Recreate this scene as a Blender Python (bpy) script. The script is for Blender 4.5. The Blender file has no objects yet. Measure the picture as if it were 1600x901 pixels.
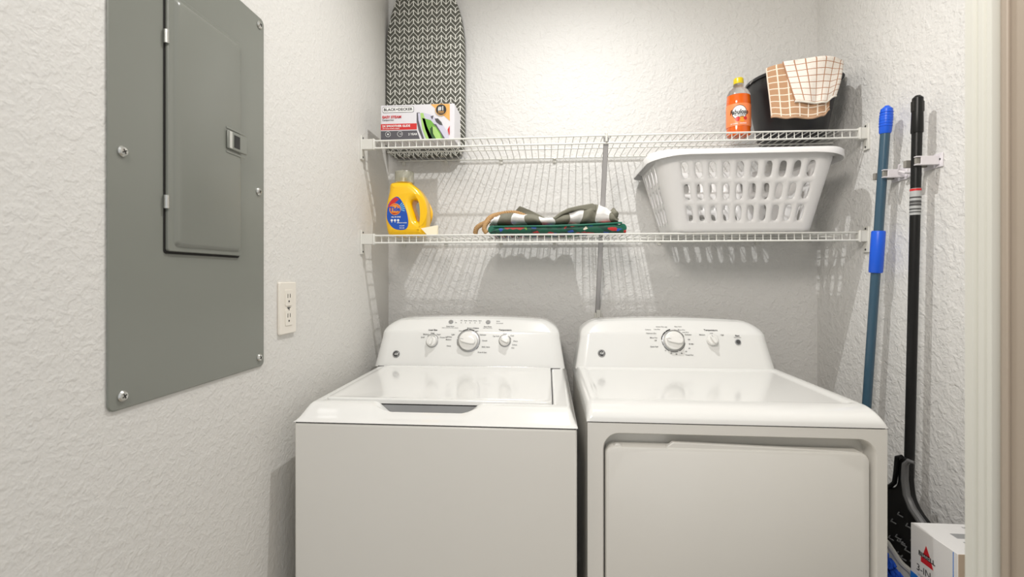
import bpy, bmesh, math, random
from mathutils import Vector, Matrix
C = bpy.context.scene
COL = C.collection
rnd = random.Random(7)

# ---------------------------------------------------------------- camera, light, exposure
CZ = 1.26
cam_d = bpy.data.cameras.new('camera'); cam = bpy.data.objects.new('camera', cam_d); COL.objects.link(cam)
cam.location = (0, 0, CZ); cam.rotation_euler = (math.radians(90), 0, math.radians(4.37))
cam_d.lens = 16.2; cam_d.sensor_width = 36; cam_d.shift_y = -18.5/1600; cam_d.clip_start = .02
cam_d.dof.use_dof = True; cam_d.dof.focus_distance = 1.5; cam_d.dof.aperture_fstop = 5.0
C.camera = cam
w = bpy.data.worlds.new('world'); C.world = w; w.use_nodes = True
w.node_tree.nodes['Background'].inputs[0].default_value = (.96, .98, 1.0, 1)
w.node_tree.nodes["Background"].inputs[1].default_value = .56
C.view_settings.view_transform = 'Standard'; C.view_settings.look = 'None'
C.view_settings.gamma = 1; C.view_settings.use_curve_mapping = False
C.view_settings.exposure = .42
KX, KY, KZ = .13, 1.17, 2.66
kd = bpy.data.lights.new('bulb_light', 'SPOT'); kd.energy = 41; kd.shadow_soft_size = .012; kd.spot_size = math.radians(155); kd.spot_blend = 1
kd.color = (1, .99, .975)
kl = bpy.data.objects.new('bulb_light', kd); COL.objects.link(kl); kl.location = (KX, KY, KZ)
hd = bpy.data.lights.new('hall_fill', 'AREA'); hd.energy = 11; hd.spread = math.radians(150); hd.shape = 'DISK'; hd.size = .45; hd.color = (1, .93, .86)  # added unseen fill from the hall side, aimed to brighten the right wall
hl = bpy.data.objects.new('hall_fill', hd); COL.objects.link(hl); hl.location = (-.3, -.15, 2.3)
hl.rotation_euler = (math.radians(62), 0, math.radians(-52))

# ---------------------------------------------------------------- materials
def srgb(r, g, b):
    f = lambda c: c/12.92 if c <= .04045 else ((c+.055)/1.055)**2.4
    return (f(r/255), f(g/255), f(b/255), 1)
MATS = {}
def mat(name, rgb, rough=.5, metal=0, coat=0, trans=0, alpha=1, bump=None, vary=0, spec=.5, sss=0):
    if name in MATS: return MATS[name]
    m = bpy.data.materials.new(name); m.use_nodes = True; nt = m.node_tree
    b = nt.nodes['Principled BSDF']; col = srgb(*rgb)
    b.inputs['Base Color'].default_value = col
    b.inputs['Roughness'].default_value = rough; b.inputs['Metallic'].default_value = metal
    b.inputs['Coat Weight'].default_value = coat; b.inputs['Coat Roughness'].default_value = .06
    b.inputs['Transmission Weight'].default_value = trans; b.inputs['Alpha'].default_value = alpha
    b.inputs['Specular IOR Level'].default_value = spec
    tc = nt.nodes.new('ShaderNodeTexCoord')
    n = nt.nodes.new('ShaderNodeTexNoise'); n.inputs['Scale'].default_value = 9; n.inputs['Detail'].default_value = 3
    nt.links.new(tc.outputs['Object'], n.inputs['Vector'])
    v = vary or .03
    mx = nt.nodes.new('ShaderNodeMix'); mx.data_type = 'RGBA'
    mx.inputs[6].default_value = [c*(1-v) for c in col[:3]]+[1]; mx.inputs[7].default_value = [min(1, c*(1+v)) for c in col[:3]]+[1]
    nt.links.new(n.outputs['Fac'], mx.inputs[0]); nt.links.new(mx.outputs[2], b.inputs['Base Color'])
    if bump:
        sc, st, dist = bump
        n2 = nt.nodes.new('ShaderNodeTexNoise'); n2.inputs['Scale'].default_value = sc; n2.inputs['Detail'].default_value = 3
        nt.links.new(tc.outputs['Object'], n2.inputs['Vector'])
        bp = nt.nodes.new('ShaderNodeBump'); bp.inputs['Strength'].default_value = st; bp.inputs['Distance'].default_value = dist
        nt.links.new(n2.outputs['Fac'], bp.inputs['Height']); nt.links.new(bp.outputs['Normal'], b.inputs['Normal'])
    MATS[name] = m; return m

class NT:
    """tiny expression helper for node maths"""
    def __init__(s, m): s.nt = m.node_tree; s.b = s.nt.nodes['Principled BSDF']
    def m(s, op, a, b=None, c=None):
        n = s.nt.nodes.new('ShaderNodeMath'); n.operation = op
        for i, x in enumerate((a, b, c)):
            if x is None: continue
            if isinstance(x, (int, float)): n.inputs[i].default_value = x
            else: s.nt.links.new(x, n.inputs[i])
        return n.outputs[0]
    def xyz(s, kind='Object'):
        t = s.nt.nodes.new('ShaderNodeTexCoord'); p = s.nt.nodes.new('ShaderNodeSeparateXYZ')
        s.nt.links.new(t.outputs[kind], p.inputs[0]); return p.outputs
    def mix(s, f, a, b):
        n = s.nt.nodes.new('ShaderNodeMix'); n.data_type = 'RGBA'
        if isinstance(f, (int, float)): n.inputs[0].default_value = f
        else: s.nt.links.new(f, n.inputs[0])
        for i, x in ((6, a), (7, b)):
            if isinstance(x, tuple): n.inputs[i].default_value = x
            else: s.nt.links.new(x, n.inputs[i])
        return n.outputs[2]

def wall_mat(name, rgb, scale=1.0, strength=.55):
    m = bpy.data.materials.new(name); m.use_nodes = True; nt = m.node_tree; b = nt.nodes['Principled BSDF']
    b.inputs['Base Color'].default_value = srgb(*rgb); b.inputs['Roughness'].default_value = .56
    b.inputs['Specular IOR Level'].default_value = .3
    tc = nt.nodes.new('ShaderNodeTexCoord')
    def noise(sc, det, dist, lo, hi):
        n = nt.nodes.new('ShaderNodeTexNoise'); n.inputs['Scale'].default_value = sc; n.inputs['Detail'].default_value = det
        n.inputs['Distortion'].default_value = dist
        nt.links.new(tc.outputs['Object'], n.inputs['Vector'])
        r = nt.nodes.new('ShaderNodeMapRange'); r.interpolation_type = 'SMOOTHSTEP'
        r.inputs['From Min'].default_value = lo; r.inputs['From Max'].default_value = hi
        nt.links.new(n.outputs['Fac'], r.inputs['Value']); return r.outputs[0]
    a = noise(34*scale, 3, .4, .46, .62); c = noise(95*scale, 3, .3, .40, .65)
    ad = nt.nodes.new('ShaderNodeMath'); ad.operation = 'MULTIPLY_ADD'
    nt.links.new(c, ad.inputs[0]); ad.inputs[1].default_value = .55; nt.links.new(a, ad.inputs[2])
    bp = nt.nodes.new('ShaderNodeBump'); bp.inputs['Strength'].default_value = strength; bp.inputs['Distance'].default_value = .0022
    nt.links.new(ad.outputs[0], bp.inputs['Height']); nt.links.new(bp.outputs['Normal'], b.inputs['Normal'])
    return m

M_wall = wall_mat('textured_wall_paint', (223, 222, 219), 1.1, .5)
M_walll = wall_mat('textured_wall_paint_left', (224, 222, 217), 1.7, .25)
M_ceil = mat('ceiling_paint', (235, 233, 226), .8, bump=(60, .3, .002))
M_floor = mat('floor_tile', (176, 166, 150), .35, bump=(8, .1, .002))
M_trim = mat('white_trim_paint', (204, 204, 196), .35)
M_jamb = mat('beige_jamb_paint', (160, 148, 134), .5)
M_enamel = mat('white_enamel', (228, 228, 225), .16, coat=.5, vary=.005)
M_cab = mat('white_cabinet_paint', (226, 224, 218), .32, coat=.15, vary=.01)
M_seam = mat('dark_seam', (30, 28, 25), .8)
M_grey = mat('grey_plastic', (150, 151, 152), .4)
M_dgrey = mat('dark_grey_ink', (70, 70, 70), .5)
M_black = mat('black_ink', (24, 24, 24), .4)
M_silver = mat('silver_knob_ring', (176, 176, 174), .25, metal=.6)
M_knob = mat('white_knob_plastic', (232, 231, 227), .2, coat=.4)
M_panel = mat('grey_panel_steel', (130, 132, 124), .28, vary=.02, bump=(300, .05, .0005))
M_screw = mat('zinc_screw', (205, 205, 200), .25, metal=.8)
M_plate = mat('ivory_outlet_plastic', (236, 230, 219), .3)
M_wire = mat('white_vinyl_wire', (226, 226, 220), .35)
M_brk = mat('white_bracket_plastic', (218, 217, 210), .4)
M_brace = mat('grey_white_brace_steel', (186, 184, 184), .35)
M_bask = mat('white_basket_plastic', (232, 231, 230), .35, vary=.01)
M_yel = mat('yellow_bottle_plastic', (250, 196, 10), .28, coat=.2, vary=.02)
M_cap = mat('clear_cap_plastic', (235, 235, 220), .25, trans=.75, alpha=.8)
M_bluelab = mat('blue_label', (20, 80, 180), .35, vary=.2)
M_lblue = mat('light_blue_label', (120, 190, 225), .35)
M_redlab = mat('red_label', (205, 38, 38), .35)
M_white = mat('white_print', (240, 240, 238), .4)
M_orange = mat('orange_print', (232, 150, 50), .4)
M_card = mat('pale_grey_carton', (222, 220, 224), .45)
M_bandg = mat('grey_carton_band', (84, 82, 88), .45)
M_green = mat('green_print', (110, 170, 60), .4)
M_lgreen = mat('light_green_print', (165, 205, 115), .4)
M_dgreen = mat('dark_green_print', (35, 80, 30), .4)
M_lilac = mat('lilac_print', (200, 198, 215), .4)
M_bucket = mat('black_bucket_plastic', (34, 34, 36), .32, bump=(200, .05, .0005))
M_orl = mat('orange_cleaner', (244, 108, 10), .12, coat=.6, trans=.25)
M_clear = mat('clear_bottle_plastic', (235, 238, 235), .06, trans=.9, alpha=.55)
M_orlab = mat('orange_bottle_label', (246, 138, 84), .35)
M_ycap = mat('yellow_cap_plastic', (215, 190, 20), .3)
M_rope = mat('jute_rope', (180, 144, 100), .8, bump=(400, .5, .001), vary=.15)
M_paper = mat('cream_paper', (238, 228, 200), .6)
M_bpole = mat('slate_blue_pole', (52, 84, 104), .3, coat=.3)
M_bgrip = mat('bright_blue_grip', (22, 92, 220), .35)
M_blk = mat('black_pole_plastic', (15, 15, 15), .36, spec=.35)
M_clip = mat('white_clip_plastic', (226, 222, 226), .35)
M_rub = mat('grey_rubber_pad', (140, 137, 130), .6)
M_stick = mat('silver_sticker', (176, 178, 178), .4)
M_pangrey = mat('grey_pan_edge', (92, 92, 92), .3)
M_chen = mat('blue_chenille', (20, 84, 200), .75, vary=.3, bump=(300, .5, .002))
M_piping = mat('white_fabric_piping', (214, 214, 206), .8, bump=(300, .5, .001))
M_vac = mat('white_vacuum_carton', (226, 225, 224), .4)
M_vacb = mat('brown_carton_side', (196, 178, 158), .5)
M_vblue = mat('blue_carton_print', (40, 120, 210), .4)
M_red = mat('red_print', (200, 30, 36), .4)
M_tan = mat('gold_carton_print', (226, 170, 90), .4)

def herring():
    m = mat('charcoal_chevron_cover', (90, 90, 84), .85)
    t = NT(m); x, y, z = t.xyz()
    P = .0387
    u = t.m('FRACT', t.m('ADD', t.m('DIVIDE', x, P), 50.2))
    tri = t.m('MULTIPLY', t.m('ABSOLUTE', t.m('SUBTRACT', u, .5)), 2*.0205)
    v = t.m('FRACT', t.m('ADD', t.m('DIVIDE', t.m('SUBTRACT', z, tri), .0362), 50))
    def near(val, c, wd): return t.m('LESS_THAN', t.m('ABSOLUTE', t.m('SUBTRACT', val, c)), wd)
    line = t.m('MAXIMUM', near(v, .05, .05), near(v, .55, .05))
    lo = t.m('LESS_THAN', v, .55); hi = t.m('SUBTRACT', 1, lo)
    pk = t.m('MULTIPLY', t.m('LESS_THAN', u, .055), hi); pk2 = t.m('MULTIPLY', t.m('GREATER_THAN', u, .945), hi)
    vl = t.m('MULTIPLY', near(u, .5, .05), lo)
    f = t.m('MAXIMUM', t.m('MAXIMUM', line, pk), t.m('MAXIMUM', pk2, vl))
    t.nt.links.new(t.mix(f, srgb(88, 88, 80), srgb(232, 232, 224)), t.b.inputs['Base Color'])
    return m
M_herr = herring()
def checks(name, base, line, nu, nv, wd):
    m = mat(name, base, .9, bump=(500, .8, .002)); t = NT(m); o = t.xyz('UV')
    fu = t.m('LESS_THAN', t.m('FRACT', t.m('MULTIPLY', o[0], nu)), wd); fv = t.m('LESS_THAN', t.m('FRACT', t.m('MULTIPLY', o[1], nv)), wd)
    t.nt.links.new(t.mix(t.m('MAXIMUM', fu, fv), srgb(*base), srgb(*line)), t.b.inputs['Base Color']); return m
M_brown = checks('tan_check_terry', (186, 146, 112), (240, 226, 208), 6.5, 8.5, .14)
M_cream = checks('cream_check_terry', (240, 232, 222), (176, 128, 96), 6.6, 7.2, .11)
def stripe():
    m = mat('grey_white_check_cotton', (120, 118, 104), .8, bump=(40, .4, .004)); t = NT(m); o = t.xyz('UV')
    a = t.m('LESS_THAN', t.m('FRACT', o[0]), .48)
    b_ = t.m('LESS_THAN', t.m('FRACT', o[1]), .5)
    f = t.m('MULTIPLY', a, t.m('SUBTRACT', 1, t.m('MULTIPLY', b_, .25)))
    t.nt.links.new(t.mix(f, srgb(122, 120, 106), srgb(236, 234, 232)), t.b.inputs['Base Color']); return m
M_stripe = stripe()
M_fold = mat('grey_cotton', (124, 122, 108), .8, bump=(40, .4, .004))
def floral():
    m = mat('green_printed_fabric', (10, 92, 70), .45); t = NT(m); nt = t.nt
    tc = nt.nodes.new('ShaderNodeTexCoord'); v = nt.nodes.new('ShaderNodeTexVoronoi'); v.inputs['Scale'].default_value = 58
    mp = nt.nodes.new('ShaderNodeMapping'); mp.inputs['Scale'].default_value = (1, 1, 1.8)
    nt.links.new(tc.outputs['Object'], mp.inputs[0]); nt.links.new(mp.outputs[0], v.inputs['Vector'])
    r = nt.nodes.new('ShaderNodeValToRGB'); nt.links.new(v.outputs['Color'], r.inputs[0]); r.color_ramp.interpolation = 'CONSTANT'
    cols = [(.0, (8, 84, 62)), (.42, (10, 60, 48)), (.56, (190, 40, 40)), (.64, (8, 84, 62)), (.76, (40, 80, 170)), (.82, (110, 160, 50)), (.87, (225, 215, 195)), (.92, (12, 96, 74))]
    e = r.color_ramp.elements
    e[0].position = 0; e[0].color = srgb(*cols[0][1]); e[1].position = cols[1][0]; e[1].color = srgb(*cols[1][1])
    for p, c in cols[2:]:
        k = e.new(p); k.color = srgb(*c)
    nt.links.new(r.outputs[0], t.b.inputs['Base Color']); return m
M_flor = floral()
M_dkgreen = mat('green_vinyl_edge', (12, 98, 76), .35)

# ---------------------------------------------------------------- mesh builder
WL = {}
def V(*a): return Vector(a)
class Frame:
    def __init__(s, o, x, y, ang=0):
        s.o = Vector(o); x = Vector(x).normalized(); y = Vector(y).normalized()
        n = x.cross(y).normalized(); y = n.cross(x)
        c, k = math.cos(ang), math.sin(ang)
        s.x = x*c + y*k; s.y = y*c - x*k; s.n = n
    def p(s, a, b, h=0): return s.o + s.x*a + s.y*b + s.n*h
class MB:
    def __init__(s): s.v = []; s.f = []; s.m = []; s.uv = {}
    def add(s, vs, fs, mi=0, uvs=None):
        k = len(s.v); s.v += [tuple(p) for p in vs]
        for f in fs: s.f.append([i+k for i in f]); s.m.append(mi)
        if uvs:
            for i, q in enumerate(uvs): s.uv[k+i] = q
        return s
    def box(s, x0, x1, y0, y1, z0, z1, mi=0):
        vs = [(x, y, z) for z in (z0, z1) for y in (y0, y1) for x in (x0, x1)]
        return s.add(vs, [(0, 2, 3, 1), (4, 5, 7, 6), (0, 1, 5, 4), (2, 6, 7, 3), (0, 4, 6, 2), (1, 3, 7, 5)], mi)
    def fbox(s, F, a0, a1, b0, b1, h0, h1, mi=0):
        vs = [F.p(a, b, h) for h in (h0, h1) for b in (b0, b1) for a in (a0, a1)]
        return s.add(vs, [(0, 2, 3, 1), (4, 5, 7, 6), (0, 1, 5, 4), (2, 6, 7, 3), (0, 4, 6, 2), (1, 3, 7, 5)], mi)
    def flathe(s, F, prof, n=28, mi=0, sx=1, sy=1):
        vs = []; fs = []
        for r, h in prof:
            for i in range(n):
                a = 2*math.pi*i/n; vs.append(F.p(r*sx*math.cos(a), r*sy*math.sin(a), h))
        for j in range(len(prof)-1):
            for i in range(n):
                k = (i+1) % n; fs.append((j*n+i, j*n+k, (j+1)*n+k, (j+1)*n+i))
        fs.append([i for i in range(n)][::-1]); fs.append([(len(prof)-1)*n+i for i in range(n)])
        return s.add(vs, fs, mi)
    def lathe(s, cx, cy, prof, n=32, mi=0, sx=1, sy=1):
        return s.flathe(Frame((cx, cy, 0), (1, 0, 0), (0, 1, 0)), prof, n, mi, sx, sy)
    def tube(s, pts, r, n=8, mi=0, cap=True, closed=False):
        pts = [Vector(p) for p in pts]; N = len(pts); rs = r if isinstance(r, (list, tuple)) else [r]*N
        vs = []; fs = []; up = None
        for i, p in enumerate(pts):
            a = pts[(i-1) % N] if (closed or i) else p; b = pts[(i+1) % N] if (closed or i < N-1) else p
            t = (b-a).normalized()
            if up is None:
                up = V(0, 0, 1) if abs(t.z) < .9 else V(0, 1, 0)
            x = up.cross(t)
            if x.length < 1e-6: x = V(1, 0, 0).cross(t)
            x.normalize(); y = t.cross(x); up = y
            for k in range(n):
                q = 2*math.pi*k/n; vs.append(p + (x*math.cos(q)+y*math.sin(q))*rs[i])
        M = N if closed else N-1
        for i in range(M):
            j = (i+1) % N
            for k in range(n):
                l = (k+1) % n; fs.append((i*n+k, i*n+l, j*n+l, j*n+k))
        if cap and not closed: fs.append(list(range(n))[::-1]); fs.append([(N-1)*n+k for k in range(n)])
        return s.add(vs, fs, mi)
    def cyl(s, p0, p1, r, n=12, mi=0, r1=None): return s.tube([p0, p1], [r, r if r1 is None else r1], n, mi)
    def grid(s, fn, nu, nv, mi=0, cu=False, cv=False, uv=None):
        vs = []; uvs = []; a = nu if cu else nu+1; b = nv if cv else nv+1
        for i in range(a):
            for j in range(b):
                u, v = i/nu, j/nv; vs.append(fn(u, v))
                if uv: uvs.append(uv(u, v))
        fs = []
        for i in range(nu):
            for j in range(nv):
                i2, j2 = (i+1) % a if cu else i+1, (j+1) % b if cv else j+1
                fs.append((i*b+j, i2*b+j, i2*b+j2, i*b+j2))
        return s.add(vs, fs, mi, uvs if uv else None)
    def poly(s, F, pts, h0, h1, mi=0):
        """prism from a 2D outline in frame F between heights h0 and h1"""
        n = len(pts)
        vs = [F.p(a, b, h0) for a, b in pts] + [F.p(a, b, h1) for a, b in pts]
        fs = [list(range(n))[::-1], list(range(n, 2*n))] + [(i, (i+1) % n, n+(i+1) % n, n+i) for i in range(n)]
        return s.add(vs, fs, mi)
    def text(s, F, txt, size, a=0, b=0, h=.0006, mi=0, align='CENTER', bold=0, sx=1, shear=0):
        cu = bpy.data.curves.new('t', 'FONT'); cu.body = txt; cu.size = size; cu.align_x = align; cu.align_y = 'CENTER'
        cu.offset = bold*size; cu.shear = shear; cu.resolution_u = 2; cu.fill_mode = 'FRONT'
        o = bpy.data.objects.new('t', cu); COL.objects.link(o)
        dg = bpy.context.evaluated_depsgraph_get(); me = bpy.data.meshes.new_from_object(o.evaluated_get(dg))
        s.add([F.p(a+q.co.x*sx, b+q.co.y, h) for q in me.vertices], [list(p.vertices) for p in me.polygons], mi)
        bpy.data.objects.remove(o); bpy.data.meshes.remove(me); bpy.data.curves.remove(cu)
        return s
    def build(s, name, mats, parent=None, bevel=0, seg=2, solid=0, angle=35, merge=False, sub=0, smooth=True, base=None):
        if not isinstance(mats, (list, tuple)): mats = [mats]
        off = WL[parent.name] if parent else (Vector(base) if base is not None else V(
            (min(p[0] for p in s.v)+max(p[0] for p in s.v))/2, (min(p[1] for p in s.v)+max(p[1] for p in s.v))/2, min(p[2] for p in s.v)))
        me = bpy.data.meshes.new(name)
        me.from_pydata([(p[0]-off.x, p[1]-off.y, p[2]-off.z) for p in s.v], [], s.f)
        for m in mats: me.materials.append(m)
        me.polygons.foreach_set('material_index', s.m)
        if s.uv:
            ul = me.uv_layers.new(name='UVMap')
            for l in me.loops: ul.data[l.index].uv = s.uv.get(l.vertex_index, (0, 0))
        bm = bmesh.new(); bm.from_mesh(me)
        if merge: bmesh.ops.remove_doubles(bm, verts=bm.verts, dist=1e-5)
        if not s.uv or merge: bmesh.ops.recalc_face_normals(bm, faces=bm.faces)
        bm.to_mesh(me); bm.free()
        if smooth:
            me.polygons.foreach_set('use_smooth', [True]*len(me.polygons)); me.set_sharp_from_angle(angle=math.radians(angle))
        me.update()
        o = bpy.data.objects.new(name, me); COL.objects.link(o)
        if parent: o.parent = parent
        else: o.location = off
        WL[o.name] = off.copy() if parent is None else WL[parent.name].copy()
        if solid:
            md = o.modifiers.new('solid', 'SOLIDIFY'); md.thickness = solid; md.offset = 0
        if sub:
            md = o.modifiers.new('sub', 'SUBSURF'); md.levels = sub; md.render_levels = sub
        if bevel:
            md = o.modifiers.new('bevel', 'BEVEL'); md.width = bevel; md.segments = seg; md.limit_method = 'ANGLE'; md.angle_limit = math.radians(40)
            md.harden_normals = False
        return o
def thing(name, loc, label, cat, group=None):
    o = bpy.data.objects.new(name, None); COL.objects.link(o); o.location = loc; o.empty_display_size = .05
    WL[o.name] = Vector(loc); return tag(o, label, cat, group)
def tag(o, label, cat, group=None):
    o['label'] = label; o['category'] = cat
    if group: o['group'] = group
    return o
def struct(o): o['kind'] = 'structure'; return o
def lerp(a, b, t): return a+(b-a)*t
def interp(keys, x):
    if x <= keys[0][0]: return keys[0][1]
    for (a, b), (c, d) in zip(keys, keys[1:]):
        if x <= c:
            t = (x-a)/(c-a); t = t*t*(3-2*t); return b+(d-b)*t
    return keys[-1][1]

# ---------------------------------------------------------------- room
XL, XR, YB, YF, ZC = -.668, 1.06, 1.90, .593, 2.74
struct(MB().box(XL-.1, XL, -1.2, YB+.1, 0, ZC).build('wall_left', M_walll))
struct(MB().box(XL, XR, YB, YB+.1, 0, ZC).build('wall_back', M_wall))
struct(MB().box(XR, XR+.1, .48, YB+.1, 0, ZC).build('wall_right', M_wall))
struct(MB().box(.53, XR, .48, .575, 0, ZC).build('wall_front', M_wall))
struct(MB().box(XL-.1, XR+.1, -1.2, YB+.1, -.05, 0).build('floor', M_floor))
struct(MB().box(XL-.1, XR+.1, .48, YB+.1, ZC, ZC+.05).build('ceiling', M_ceil))
# door frame: profiled casing on the laundry side, plain jamb behind it
prof = [(.500, .593), (.500, .583), (.5035, .5815), (.5035, .578), (.5005, .5765), (.5005, .571), (.5035, .5695), (.5035, .567), (.5005, .566), (.5005, .560), (.512, .558), (.56, .558), (.56, .593)]
mb = MB(); n = len(prof)
mb.add([(x, y, 0) for x, y in prof]+[(x, y, 2.1) for x, y in prof], [list(range(n)), list(range(n, 2*n))[::-1]]+[(i, (i+1) % n, n+(i+1) % n, n+i) for i in range(n)])
struct(mb.build('trim_1', M_trim, angle=50))
mb = MB(); mb.box(.507, .53, .30, .558, 0, 2.1); mb.box(.503, .507, .545, .552, 0, 2.1)
struct(mb.build('trim_2', M_jamb, bevel=.001))
for nm, bx in (('baseboard_left', (XL, XL+.014, -.6, YB, 0, .11)), ('baseboard_back', (XL+.014, XR-.014, YB-.014, YB, 0, .11)), ('baseboard_right', (XR-.014, XR, .60, YB, 0, .11))):
    struct(MB().box(*bx).build(nm, M_trim, bevel=.003))

# ---------------------------------------------------------------- electrical panel
def rrect(a0, a1, b0, b1, r, k=5):
    pts = []
    for cx, cy, s0 in ((a1-r, b0+r, -90), (a1-r, b1-r, 0), (a0+r, b1-r, 90), (a0+r, b0+r, 180)):
        for i in range(k+1):
            q = math.radians(s0+90*i/k); pts.append((cx+r*math.cos(q), cy+r*math.sin(q)))
    return pts
FL = Frame((XL, 0, 0), (0, 1, 0), (0, 0, 1))          # on the left wall: a = depth, b = height, h = out of the wall
ep = thing('electrical_panel', (XL, .843, 1.052), 'grey steel breaker panel cover with hinged door on the left wall', 'electrical panel')
MB().poly(FL, rrect(.650, 1.036, 1.052, 1.860, .012), .0005, .004).build('cover', M_panel, ep, bevel=.0015)
MB().poly(FL, rrect(.7505, .9475, 1.300, 1.7635, .006), .004, .0052).build('door_gap', M_seam, ep)
dr = MB().poly(FL, rrect(.754, .946, 1.3045, 1.761, .005), .0042, .0105).build('door', M_panel, ep, bevel=.0015)
ins = [(0, .0105), (.004, .0145), (.007, .0155)]
mb = MB(); vs = []
outl = [rrect(.766+d, .942-d, 1.314+d, 1.7535-d, .008) for d, h in ins]
for (d, h), o in zip(ins, outl): vs += [FL.p(a, b, h) for a, b in o]
n = len(outl[0]); fs = [(j*n+i, j*n+(i+1) % n, (j+1)*n+(i+1) % n, (j+1)*n+i) for j in range(2) for i in range(n)]+[list(range(2*n, 3*n))]
mb.add(vs, fs).build('raised_field', M_panel, dr, angle=25)
for z in (1.677, 1.390): MB().cyl(FL.p(.7525, z-.0115, .0085), FL.p(.7525, z+.0115, .0085), .0042, 10).build('hinge', M_screw, dr)
mb = MB(); mb.fbox(FL, .892, .952, 1.522, 1.560, .0155, .020); la = mb.build('latch', M_panel, dr, bevel=.002)
MB().fbox(FL, .910, .928, 1.528, 1.554, .020, .0204).build('latch_opening', M_black, dr)
MB().fbox(FL, .896, .904, 1.524, 1.558, .020, .0206).build('latch_lever', M_screw, dr)
for z in (1.563, 1.514): MB().fbox(FL, .892, .949, z, z+.004, .0155, .0168).build('latch_dimple', M_panel, dr, bevel=.001)
for a, b in ((.673, 1.456), (.673, 1.073), (.673, 1.841), (1.017, 1.841), (1.014, 1.456), (1.017, 1.073)):
    F = Frame(FL.p(a, b, .004), (0, 1, 0), (0, 0, 1), .5)
    s_ = MB().flathe(F, [(.0085, 0), (.0085, .002), (.0065, .0042), (.002, .0052)], 18).build('screw', M_screw, ep)
    mb = MB(); mb.fbox(F, -.004, .004, -.0008, .0008, .0045, .0056); mb.fbox(F, -.0008, .0008, -.004, .004, .0045, .0056); mb.build('cross_slot', M_seam, s_)

# ---------------------------------------------------------------- wall outlet
ol = thing('wall_outlet', (XL, 1.132, 1.113), 'ivory duplex power outlet on the left wall beside the grey panel', 'outlet')
MB().poly(FL, rrect(1.095, 1.170, 1.114, 1.246, .004), 0, .0075).build('plate', M_plate, ol, bevel=.002)
for zc in (1.206, 1.156):
    r_ = MB().poly(FL, rrect(1.117, 1.149, zc-.021, zc+.021, .004), .0075, .0090).build('receptacle', M_plate, ol, bevel=.0008)
    mb = MB(); mb.fbox(FL, 1.1265, 1.1285, zc, zc+.010, .009, .0094); mb.fbox(FL, 1.137, 1.139, zc, zc+.010, .009, .0094)
    mb.flathe(Frame(FL.p(1.133, zc-.009, .009), (0, 1, 0), (0, 0, 1)), [(.0026, 0), (.0026, .0004)], 12); mb.build('slot', M_seam, r_)
mb = MB(); mb.fbox(FL, 1.127, 1.139, 1.180, 1.182, .0075, .0095); mb.fbox(FL, 1.1315, 1.1345, 1.174, 1.181, .0075, .0094); mb.build('reset_button', M_dgrey, ol)

# ---------------------------------------------------------------- washer and dryer
ZB, ZT = .940, 1.107
def yf(z):
    t = (z-ZB)/(ZT-ZB)
    if t < .72: return 1.60+.038*t/.72
    if t < .95: q = (t-.72)/.23; return 1.638+.034*q
    return 1.672+.03*((t-.95)/.05)
def console(xc, h0, h1, crown=.006):
    """control console: front skin of rows between curved side edges, then a rounded shell to the back"""
    mb = MB(); NR, NC = 30, 40; zs = []
    rows = []
    for i in range(NR+1):
        t = i/NR; t = 1-(1-t)**1.6
        if t < .62: hw = lerp(h0, h1, t/.62)
        else:
            q = (t-.62)/.38; hw = (h1-.085)+.085*math.sqrt(max(0, 1-q**2.4))
        rows.append((t, hw))
    vs = []
    for t, hw in rows:
        z = lerp(ZB, ZT-.004, t)
        for j in range(NC+1):
            s = -1+2*j/NC; k = abs(s)
            zz = z+crown*t*t*(1-s*s)
            edge = max(0, hw*(k-1)+.014)/.014
            vs.append((xc+s*hw, yf(z)+.010*edge**2, zz))
    fs = [(i*(NC+1)+j, i*(NC+1)+j+1, (i+1)*(NC+1)+j+1, (i+1)*(NC+1)+j) for i in range(NR) for j in range(NC)]
    # perimeter: left side up, across the top, right side down
    per = [i*(NC+1) for i in range(NR+1)]+[NR*(NC+1)+j for j in range(1, NC+1)]+[i*(NC+1)+NC for i in range(NR-1, -1, -1)]
    rings = [per]
    cx, cz = xc, (ZB+ZT)/2
    for dy, g in ((.006, .004), (.016, .006), (None, .006)):
        ring = []
        for idx in per:
            x, y, z = vs[idx]; dx = (x-cx); sx = 1 if dx > 0 else -1
            top = max(0, (z-(ZT-.02))/.02)
            yy = 1.757 if dy is None else y+dy
            vs.append((x+sx*g*min(1, abs(dx)/h1), yy, z+g*top*.6)); ring.append(len(vs)-1)
        rings.append(ring)
    for a, b in zip(rings, rings[1:]): fs += [(a[i], a[i+1], b[i+1], b[i]) for i in range(len(a)-1)]
    fs.append(rings[-1])
    return mb.add(vs, fs)
def cframe(x, z, ang=0):
    d = (yf(z+.002)-yf(z-.002))/.004
    return Frame((x, yf(z)-.0005, z+.0045*max(0, (z-ZB)/(ZT-ZB))**2), (1, 0, 0), (0, d, 1), ang)
def knob(parent, x, z, r, ang, name='knob', ring=True):
    F = cframe(x, z, ang)
    if ring:
        MB().flathe(F, [(r*1.18, 0), (r*1.18, .0012), (r*1.10, .002)], 40).build('dial_ring', M_silver, parent)
    k = MB().flathe(F, [(r, .001), (r, .010), (r*.96, .0135), (r*.86, .0155), (r*.3, .0165)], 40).build(name, M_knob, parent)
    mb = MB(); n = 16; gl, gw = r*.86, r*.34
    pts = [(gl*c, gw*s) for c, s in ((1.08, 0), (.8, .85), (.2, 1), (-.4, 1), (-.85, .75), (-1, 0), (-.85, -.75), (-.4, -1), (.2, -1), (.8, -.85))]
    mb.poly(F, pts, .0155, .026); mb.build('grip', M_knob, k, bevel=.0025, seg=3)
    MB().fbox(F, gl*.5, gl*.98, -.0006, .0006, .0261, .0266).build('pointer', M_grey, k)
    return k
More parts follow.
